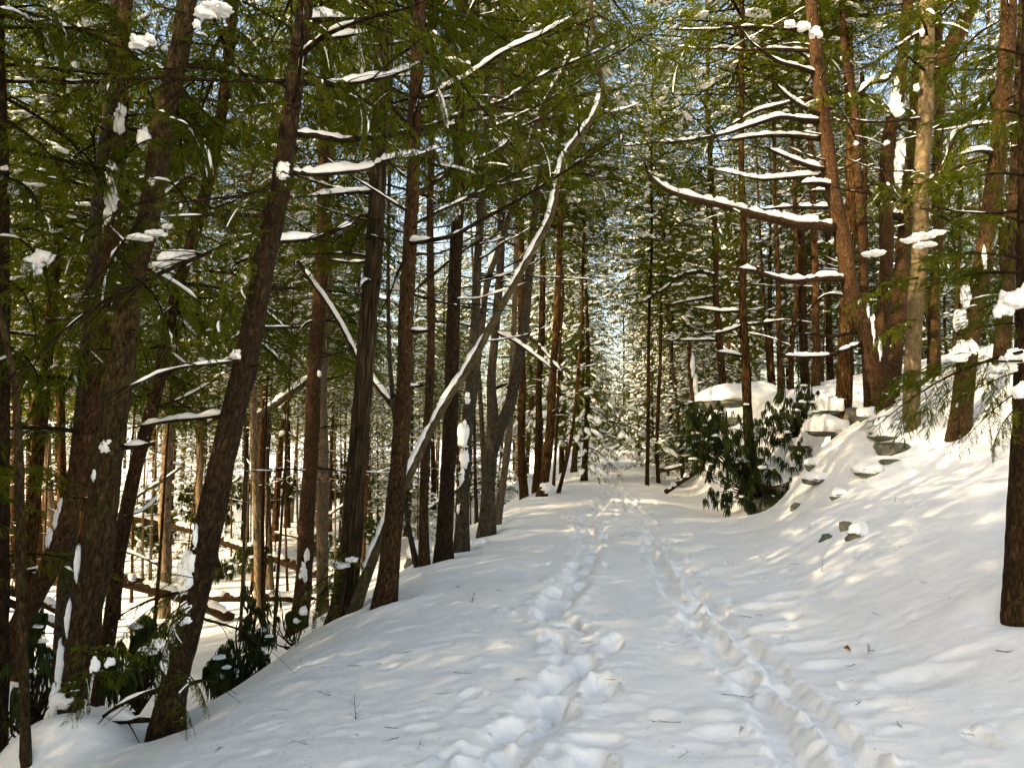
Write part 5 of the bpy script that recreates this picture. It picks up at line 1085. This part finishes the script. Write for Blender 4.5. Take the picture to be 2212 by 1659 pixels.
# ------------------------------------------------------------------ woods behind: slim hemlocks further off
def unit_trunk(seed):
    mb = MB(); z = np.linspace(-.4, 18, 46); r = .15 * (1 - .9 * np.clip(z / 18, 0, 1)) * (1 + .35 * np.exp(-np.maximum(z, 0) / .25)); q = random.Random(seed)
    p = np.stack((.10 * np.sin(z * .35 + seed), .10 * np.cos(z * .29 + seed), z), -1); p[:, :2] -= p[2, :2]
    tube(mb, p, r, 10, amp=.09, seed=seed); return mb
TRUNKS = {b: [unit_trunk(k).mesh('trunk', (FBARK[b],), True, True) for k in (1, 2, 3)] for b in ('brown', 'dark', 'red', 'grey', 'pale')}
def limb_set(seed):
    q = random.Random(seed); mb, sn = MB(), MB()
    for k in range(20):
        z = 1.2 + 9.5 * (k + q.random()) / 20; a = q.random() * 6.283; l = q.uniform(.5, 1.9); t = np.linspace(0, 1, 7)[:, None]
        p = np.array((.1 * math.sin(z * .35), 0, z)) + np.array((math.cos(a), math.sin(a), q.uniform(-.25, .3))) * l * t + np.array((0, 0, q.uniform(-.3, .3) * l)) * t ** 2
        r = np.linspace(.018, .003, 7); tube(mb, p, r, 4, cap=False); side_twigs(mb, p, r, seed * 50 + k, 3, .4)
        snow_strip(sn, p, r, q.uniform(.02, .04), seed + k, .55, .09, 6)
    V, F3, F4, mi = sn.arrays(); mb.merge((V, F3, F4, mi + 1))
    return mb.mesh('branches', (BARK['twig'], SNOWF), True, True)
LIMBS = [limb_set(k) for k in (1, 2, 3)]
for cm in CROWNS + YOUNG: cm['h'] = max(v.co.z for v in cm.vertices)
def far_tree(x, y, label, group, r=None, q=rnd, h=None, h0=None, snow=True, young=False, kind=None, bark=None, thin=False):
    z = Hs(x, y); root = empty('hemlock_tree', (x, y, z)); tag(root, label, 'tree', group)
    h = h or q.uniform(14, 21); r = r or (q.uniform(.025, .06) if thin else q.uniform(.07, .19)); a = q.random() * 6.28; tilt = (q.gauss(0, .035), q.gauss(0, .035))
    b = bark or q.choice(('brown', 'brown', 'dark', 'red', 'grey', 'pale'))
    t = link('trunk', q.choice(TRUNKS[b]), root); t.scale = (r / .15, r / .15, h / 18); t.rotation_euler = (tilt[0], tilt[1], a)
    cm = q.choice(YOUNG if young else CROWNS); h0 = (q.uniform(.12, .42) * h) if h0 is None else h0
    c = link('crown', cm, root); c.location = (h0 * tilt[1], -h0 * tilt[0], h0); c.rotation_euler = (tilt[0], tilt[1], q.random() * 6.28); s = q.uniform(.75, 1.15) * (.4 if thin else 1); c.scale = (s, s, (h - h0) * 1.03 / cm['h']); c['kind'] = 'stuff'
    if not young and not thin:
        l = link('branches', q.choice(LIMBS), root); l.rotation_euler = (0, 0, a + 1); l.scale = (1, 1, max(.6, h0 / 9)); l['kind'] = 'stuff'
    TREES_AT.append((x, y)); FAR.append((root, b, young, thin)); return root
FAR = []
def free(x, y, m): return all((x - a) ** 2 + (y - b) ** 2 > m * m for a, b in TREES_AT)
def zone(n, pxr, dr, ok, label, group, m=1.3, hf=None, **kw):
    c = 0; tries = 0
    while c < n and tries < 6000:
        tries += 1; d = dr[0] + (dr[1] - dr[0]) * rnd.random() ** .8; x = (rnd.uniform(*pxr) - IW / 2) / FPX * d
        u = x - pc(d)
        if not ok(u, d) or not free(x, d, m): continue
        far_tree(x, d, label, group, **(kw if hf is None or d > 45 else dict(kw, h0=17 * rnd.uniform(*hf)))); c += 1
zone(62, (-40, 1240), (23, 66), lambda u, d: u < -4.6, 'slim hemlock trunk in the crowd of trees beyond the left bank', 'woods beyond the left bank', hf=(.30, .52))
zone(44, (1480, 2260), (24, 62), lambda u, d: u > 5.0, 'slim hemlock trunk in the crowd of trees up the right hillside', 'woods up the right hillside')
zone(42, (1110, 1640), (40, 78), lambda u, d: abs(u) > 2.6 and (u > 2.6 or d > 44), 'slim hemlock in the far woods where the path disappears', 'woods at the far end of the path')
zone(14, (-140, 260), (13, 30), lambda u, d: u < -6, 'slim hemlock by the left picture edge', 'woods beyond the left bank', 1.2, hf=(.34, .5))
zone(46, (80, 1130), (15, 42), lambda u, d: u < -6.5, 'slim pole in the hollow', 'thin poles in the snowy hollow', .9, h=9, h0=6.0, thin=True)
zone(14, (1500, 2200), (19, 34), lambda u, d: u > 5.5, 'slim pole on the hillside', 'thin poles on the right hillside', .9, h=9, h0=5.5, thin=True)
far_tree(*P(1262, 985, 29)[:2], 'bushy snow laden hemlock overhanging the far left path edge', None, r=.12, h=11.5, h0=.9, young=True, bark='dark')
far_tree(*P(1215, 985, 36)[:2], 'tall snow laden hemlock behind the overhanging bushy one', None, r=.14, h=14, h0=1.5, young=True, bark='dark')
zone(16, (1280, 1520), (42, 66), lambda u, d: abs(u) > 1.0, 'young snow covered hemlock closing the far end of the path', 'young hemlocks at the far end of the path', 1.8, young=True, h=9, h0=.5, r=.07)
zone(6, (1430, 1560), (30, 40), lambda u, d: u > 2.2, 'young snow covered hemlock behind the dark shrub', 'young hemlocks behind the dark shrub', 1.2, young=True, h=6, h0=.3, r=.05)
zone(18, (0, 1180), (26, 52), lambda u, d: u < -6, 'young snow covered hemlock low in the left woods', 'young hemlocks in the left woods', 1.5, young=True, h=8, h0=.6, r=.06)
zone(8, (1700, 2212), (22, 45), lambda u, d: u > 7, 'young snow covered hemlock low on the right hillside', 'young hemlocks on the right hillside', 1.5, young=True, h=7, h0=.6, r=.06)
# trees on the sunny side just outside the picture: they shade the path
sq = random.Random(3)
CLEARINGS = [(6.6, 14.6, 4.5, .1), (6.2, 14.6, 8, .1)]
c = 0
while c < 66:
    s = sq.uniform(5, 42); y0 = sq.uniform(2, 26); x = pc(y0) + sq.uniform(-2, 7) + SUN_DIR[0] * s; y = y0 + SUN_DIR[1] * s
    if abs(x) < .70 * y + 2.5 or (abs(x - pc(y)) < 2.4) or not free(x, y, 1.7): continue
    h_, b_ = sq.uniform(15, 21), sq.uniform(1.5, 5); zg = Hs(x, y); shut = False
    for tx, ty, tz, rr in CLEARINGS:                           # gaps between the crowns where the sun comes through
        sx, sy = x - tx, y - ty; sd_ = sx * SUN_DIR[0] + sy * SUN_DIR[1]; pp = abs(sx * SUN_DIR[1] - sy * SUN_DIR[0]); rz = tz + sd_ * math.tan(SUN_EL)
        if sd_ > 0 and pp < rr + 1.2 and zg + b_ - 1 < rz < zg + h_: shut = True
    if shut: continue
    far_tree(x, y, 'hemlock standing beyond the left side of the picture', 'trees outside the picture on the sunny side', q=sq, h=h_, h0=b_); c += 1
ORD = ('first', 'second', 'third', 'fourth', 'fifth', 'sixth', 'seventh', 'eighth', 'ninth', 'tenth', 'eleventh', 'twelfth', 'thirteenth', 'fourteenth', 'fifteenth', 'sixteenth', 'seventeenth', 'eighteenth', 'nineteenth', 'twentieth', 'twenty first', 'twenty second', 'twenty third', 'twenty fourth', 'twenty fifth')
LAND = [(-200, 'the left picture edge'), (205, 'the thick left foreground trunk'), (470, 'the leaning dark path edge trunk'), (670, 'the tall reddish trunk'), (775, 'the furrowed trunk'), (860, 'the stout bank edge trunk'), (970, 'the dark scaly trunk'), (1060, 'the forked trunk'), (1180, 'the snow heaped sturdy trunk'), (1300, 'the far path end'), (1400, 'the slim pole pair'), (1610, 'the shrub hung straight trunk'), (1760, 'the trunk behind the ledge'), (1850, 'the big bowed trunk'), (1975, 'the smooth beige trunk'), (2090, 'the dark double trunk')]
cnt = {}
for root, b, yg, th_ in sorted(FAR, key=lambda e: e[0].location.x / max(.1, e[0].location.y)):
    x, y = root.location.x, root.location.y
    if not root.get('group') or root['group'].startswith('trees outside') or y < 5: continue
    px_ = IW / 2 + FPX * x / y; lm = [t for p, t in LAND if p <= px_][-1]; kind_ = ('young snowy' if yg else 'pole thin' if th_ else {'brown': 'brown', 'dark': 'dark', 'red': 'reddish', 'grey': 'grey', 'pale': 'pale'}[b]); k = cnt.get((lm, kind_), 0); cnt[(lm, kind_)] = k + 1
    root['label'] = '%s %s hemlock in the woods, counting rightwards from %s' % (ORD[k], kind_, lm)
# the far wood that reads as one mass
def coarse():
    F, S = MB(), MB(); r = random.Random(77); sp = []
    for k in range(4): sp.append(spray(2.0, 400 + k, False, .07, False, .3, 3.3))
    out = []
    for v in range(3):
        F, S = MB(), MB(); ph = 0
        for k in range(34):
            f = (k + r.random()) / 34; ph += 2.4 + r.uniform(-.4, .4); s = (2.6 * (1 - f) ** .8 + .5) / 2 * r.uniform(.8, 1.3)
            M = rotm((0, 0, 1), ph) @ rotm((0, 1, 0), r.uniform(-.2, .2)) * s * np.array((1, 1.3, 1.5)); a, b = sp[r.randrange(4)]
            F.merge(a, M, np.array((0, 0, 2 + 15 * f))); V, F3, F4, mi = b; S.merge(b, M, np.array((0, 0, 2 + 15 * f)))
        tr = MB(); tube(tr, np.array([(0, 0, -1), (0, 0, 8), (0, 0, 17.5)]), [.17, .11, .01], 5, cap=False); out.append((F.arrays(), S.arrays(), tr.arrays()))
    return out
def distant():
    co = coarse(); F, S, T = MB(), MB(), MB(); r = random.Random(9); k = 0
    while k < 78:
        d = r.uniform(70, 125); x = (r.uniform(-80, 2290) - IW / 2) / FPX * d
        z = Hs(x, d); a, b, t = co[k % 3]; s = r.uniform(.8, 1.25); M = rotm((0, 0, 1), r.random() * 6.28) * s; o = np.array((x, d, z)); F.merge(a, M, o); S.merge(b, M, o); T.merge(t, M, o); k += 1
    root = empty('distant_woods', (0, 95, 0)); root['kind'] = 'stuff'; root['label'] = 'distant snowy hemlock woods seen through the trunks'; root['category'] = 'woods'
    for n, m, mt in (('foliage', F, LEAF), ('snow', S, SNOWF), ('trunks', T, FBARK['dark'])):
        o = put(n, m, (mt, BARK['twig']), root, n == 'trunks'); o['kind'] = 'stuff'
distant()

# ------------------------------------------------------------------ litter on the snow
def twig_mesh(seed, L):
    r = random.Random(seed); mb = MB(); n = 9; t = np.linspace(0, 1, n)[:, None]
    p = np.array((L, 0, 0)) * (t - .5) + np.array((0, r.uniform(-.25, .25) * L, r.uniform(.02, .12) * L)) * (t - .5) ** 2 + np.array((0, 0, .006)); tube(mb, p, np.linspace(.0028, .001, n), 4)
    for k in range(r.randint(2, 6)):
        i = r.randrange(2, n - 1); a = r.choice((-1, 1)) * r.uniform(.5, 1.1); l = L * r.uniform(.15, .45); q = np.linspace(0, 1, 4)[:, None]
        tube(mb, p[i] + np.array((math.cos(a), math.sin(a), r.uniform(.0, .6))) * l * q + np.array((.1 * l, 0, -.1 * l)) * q * q, np.linspace(.0016, .0007, 4), 3)
    return mb.mesh('twig', (BARK['twig'],), True, True)
TW = [twig_mesh(k, L) for k, L in enumerate((.10, .14, .18, .22, .28, .16, .12))]
q = random.Random(8); TWL = []
def Gz(px, py):
    g = G(px, py); return g
for k, (x, y, s) in enumerate([(1092, 1388, 1.2), (590, 1548, 1), (610, 1535, .8), (650, 1430, 1), (705, 1443, 1), (765, 1440, 1.2), (820, 1436, 1), (1190, 1392, 1.3), (1268, 1390, 1.2), (1000, 1457, 1), (1080, 1277, 1.2), (990, 1268, 1.4), (920, 1346, 1), (1368, 1160, 1.6), (1345, 1158, 1.3), (1640, 1202, 1.4), (1597, 1222, .8), (1712, 1235, 1.6), (1722, 1220, 1.2), (1655, 1250, 1), (1608, 1333, 1.5), (1640, 1330, 1.4), (1700, 1355, .9), (1938, 1190, 1.2), (1950, 1182, 1), (2058, 1292, 1.1), (2180, 1412, 1.6), (1892, 1408, 1.2), (1838, 1440, 1), (1886, 1452, 1), (1856, 1520, 1.3), (1478, 1632, 1.4), (1440, 1562, 1.1), (1600, 1577, 1.2), (1940, 1567, 1.2), (2090, 1588, 1), (2056, 1590, .8), (1326, 1470, 1.2), (1330, 1456, 1), (1594, 1505, 1), (1752, 1142, 1), (1150, 1166, 1), (1060, 1590, 1), (850, 1575, 1), (842, 1600, .8), (905, 1612, .8), (660, 1610, .9), (470, 1620, 1), (1180, 1640, 1), (1020, 1340, 1), (1455, 1390, 1), (1790, 1290, 1), (1850, 1205, 1), (1900, 1330, .8), (2000, 1260, 1), (1480, 1300, .8), (770, 1590, .7), (1120, 1470, .8), (960, 1500, .8), (700, 1500, .9), (880, 1410, .9)]):
    g = Gz(x, y); o = link('fallen_twig', TW[k % 7], None); o.location = Vector(g) + Vector((0, 0, .004)); sc_ = s * q.uniform(.35, .75); o.scale = (sc_,) * 3
    o.rotation_euler = (q.uniform(-.25, .25), q.uniform(-.1, .1), q.random() * 6.28)
    TWL.append((float(g[1]), float(g[0] - pc(g[1])), o))
cnt = {}
for yy, uu, o in sorted(TWL, key=lambda e: e[0]):
    w = 'on the left shoulder of the path' if uu < -1.1 else 'beside the left footprints' if uu < .1 else 'between the tracks' if uu < .75 else 'beside the right ruts' if uu < 1.5 else 'on the right slope'
    k = cnt.get(w, 0); cnt[w] = k + 1; tag(o, '%s bare twig %s, counting away from the viewer' % (ORD[k], w), 'twig', 'twigs fallen on the snow')
def sprig(label, px, py, hgt, seed):
    r = random.Random(seed); g = Gz(px, py); mb = MB(); t = np.linspace(0, 1, 9)[:, None]
    p = g + np.array((r.uniform(-.2, .1) * hgt, 0, hgt)) * t + np.array((.08 * hgt, 0, 0)) * t ** 2 - np.array((0, 0, .02)); tube(mb, p, np.linspace(.0032, .001, 9), 4)
    for k in range(8):
        i = r.randrange(1, 7); s = r.choice((-1, 1)); l = hgt * r.uniform(.12, .3); tube(mb, p[i] + np.array((s * .8, r.uniform(-.4, .4), .7)) * l * np.linspace(0, 1, 4)[:, None], np.linspace(.0015, .0007, 4), 3)
    o = put('stuck_twig', mb, (BARK['twig'],), None, True); tag(o, label, 'twig', 'twigs standing in the snow')
sprig('branching twig standing upright in the snow left of the footprints', 770, 1552, .16, 1)
sprig('thin upright twig at the bank edge below the stout trunk', 1020, 1300, .12, 2)
sprig('little upright sprig by the right ruts near the slope', 1878, 1410, .09, 3)
sprig('tiny upright sprig right of the slab on the slope', 1935, 1085, .14, 4)
sprig('bare sprig standing in the ditch before the shrub', 1487, 1072, .3, 5)
sprig('single upright twig beside the right ruts', 1775, 1235, .16, 6)
mb = MB(); Vl = []
for i, t in enumerate(np.linspace(0, 1, 7)):
    w = .020 * math.sin(math.pi * min(1, t * 1.05 + .03)) + .002
    for j in (-1, -.5, 0, .5, 1): Vl.append((t * .075 - .03, j * w, .012 + .016 * j * j + .02 * math.sin(t * 4)))
mb.add(Vl, None, [(i * 5 + j, i * 5 + j + 1, i * 5 + j + 6, i * 5 + j + 5) for i in range(6) for j in range(4)]); tube(mb, np.array([(.044, 0, .02), (.075, .004, .016)]), [.0012, .0008], 4)
dl = link('dead_leaf', mb.mesh('dead_leaf', (DEADLEAF,))); dl.location = Vector(Gz(1830, 1405)) + Vector((0, 0, .004)); dl.rotation_euler = (.9, -.2, 2.0); dl.scale = (.8, 1.3, .5); tag(dl, 'curled brown dead leaf lying on the snow right of the ruts', 'leaf')

# needles, bud scales and bark crumbs shed on the snow: nobody could count them
nr_ = np.random.default_rng(4); n_ = 5200; yy = 3.0 + 17 * nr_.random(n_) ** 1.7; cl = vn2(yy * 1.3, nr_.random(n_) * 9, 5); xx = pc(yy) + nr_.uniform(-3.1, 3.6, n_)
keep = (vn2(xx * 1.1, yy * 1.1, 21) + .6 * vn2(xx * 3, yy * 3, 22) + nr_.normal(0, .45, n_)) > .1; xx, yy = xx[keep], yy[keep]; n_ = len(xx)
GV = np.empty(len(GROUND.vertices) * 3, np.float32); GROUND.vertices.foreach_get('co', GV); GV = GV.reshape(GSHAPE + (3,)); gy = GV[:, 0, 1]; gu = GV[0, :, 0] - pc(GV[0, 0, 1])
ri = np.clip(np.searchsorted(gy, yy), 1, len(gy) - 1); ci = np.clip(np.searchsorted(gu, xx - pc(yy)), 1, len(gu) - 1); zz = GV[ri, ci, 2] * .5 + GV[ri - 1, ci - 1, 2] * .5 + .003
aa = nr_.random(n_) * 6.283; ll = nr_.uniform(.004, .011, n_) * (1 + 1.5 * (nr_.random(n_) < .06)); dx = np.stack((np.cos(aa) * ll, np.sin(aa) * ll, nr_.uniform(-.2, .5, n_) * ll), -1); ww = np.stack((-np.sin(aa), np.cos(aa), 0 * aa), -1) * nr_.uniform(.0008, .002, (n_, 1)); cc = np.stack((xx, yy, zz), -1)
Vn = np.stack((cc - dx, cc - ww, cc + dx, cc + ww), 1).reshape(-1, 3); In = np.arange(n_)[:, None] * 4
nl = link('needle_litter', make_mesh('needle_litter', Vn, None, In + np.arange(4)[None, :], (BARK['twig'],), None, False, {'bk': Vn})); nl['kind'] = 'stuff'; nl['label'] = 'fallen needles and bark crumbs sprinkled over the path snow'; nl['category'] = 'litter'
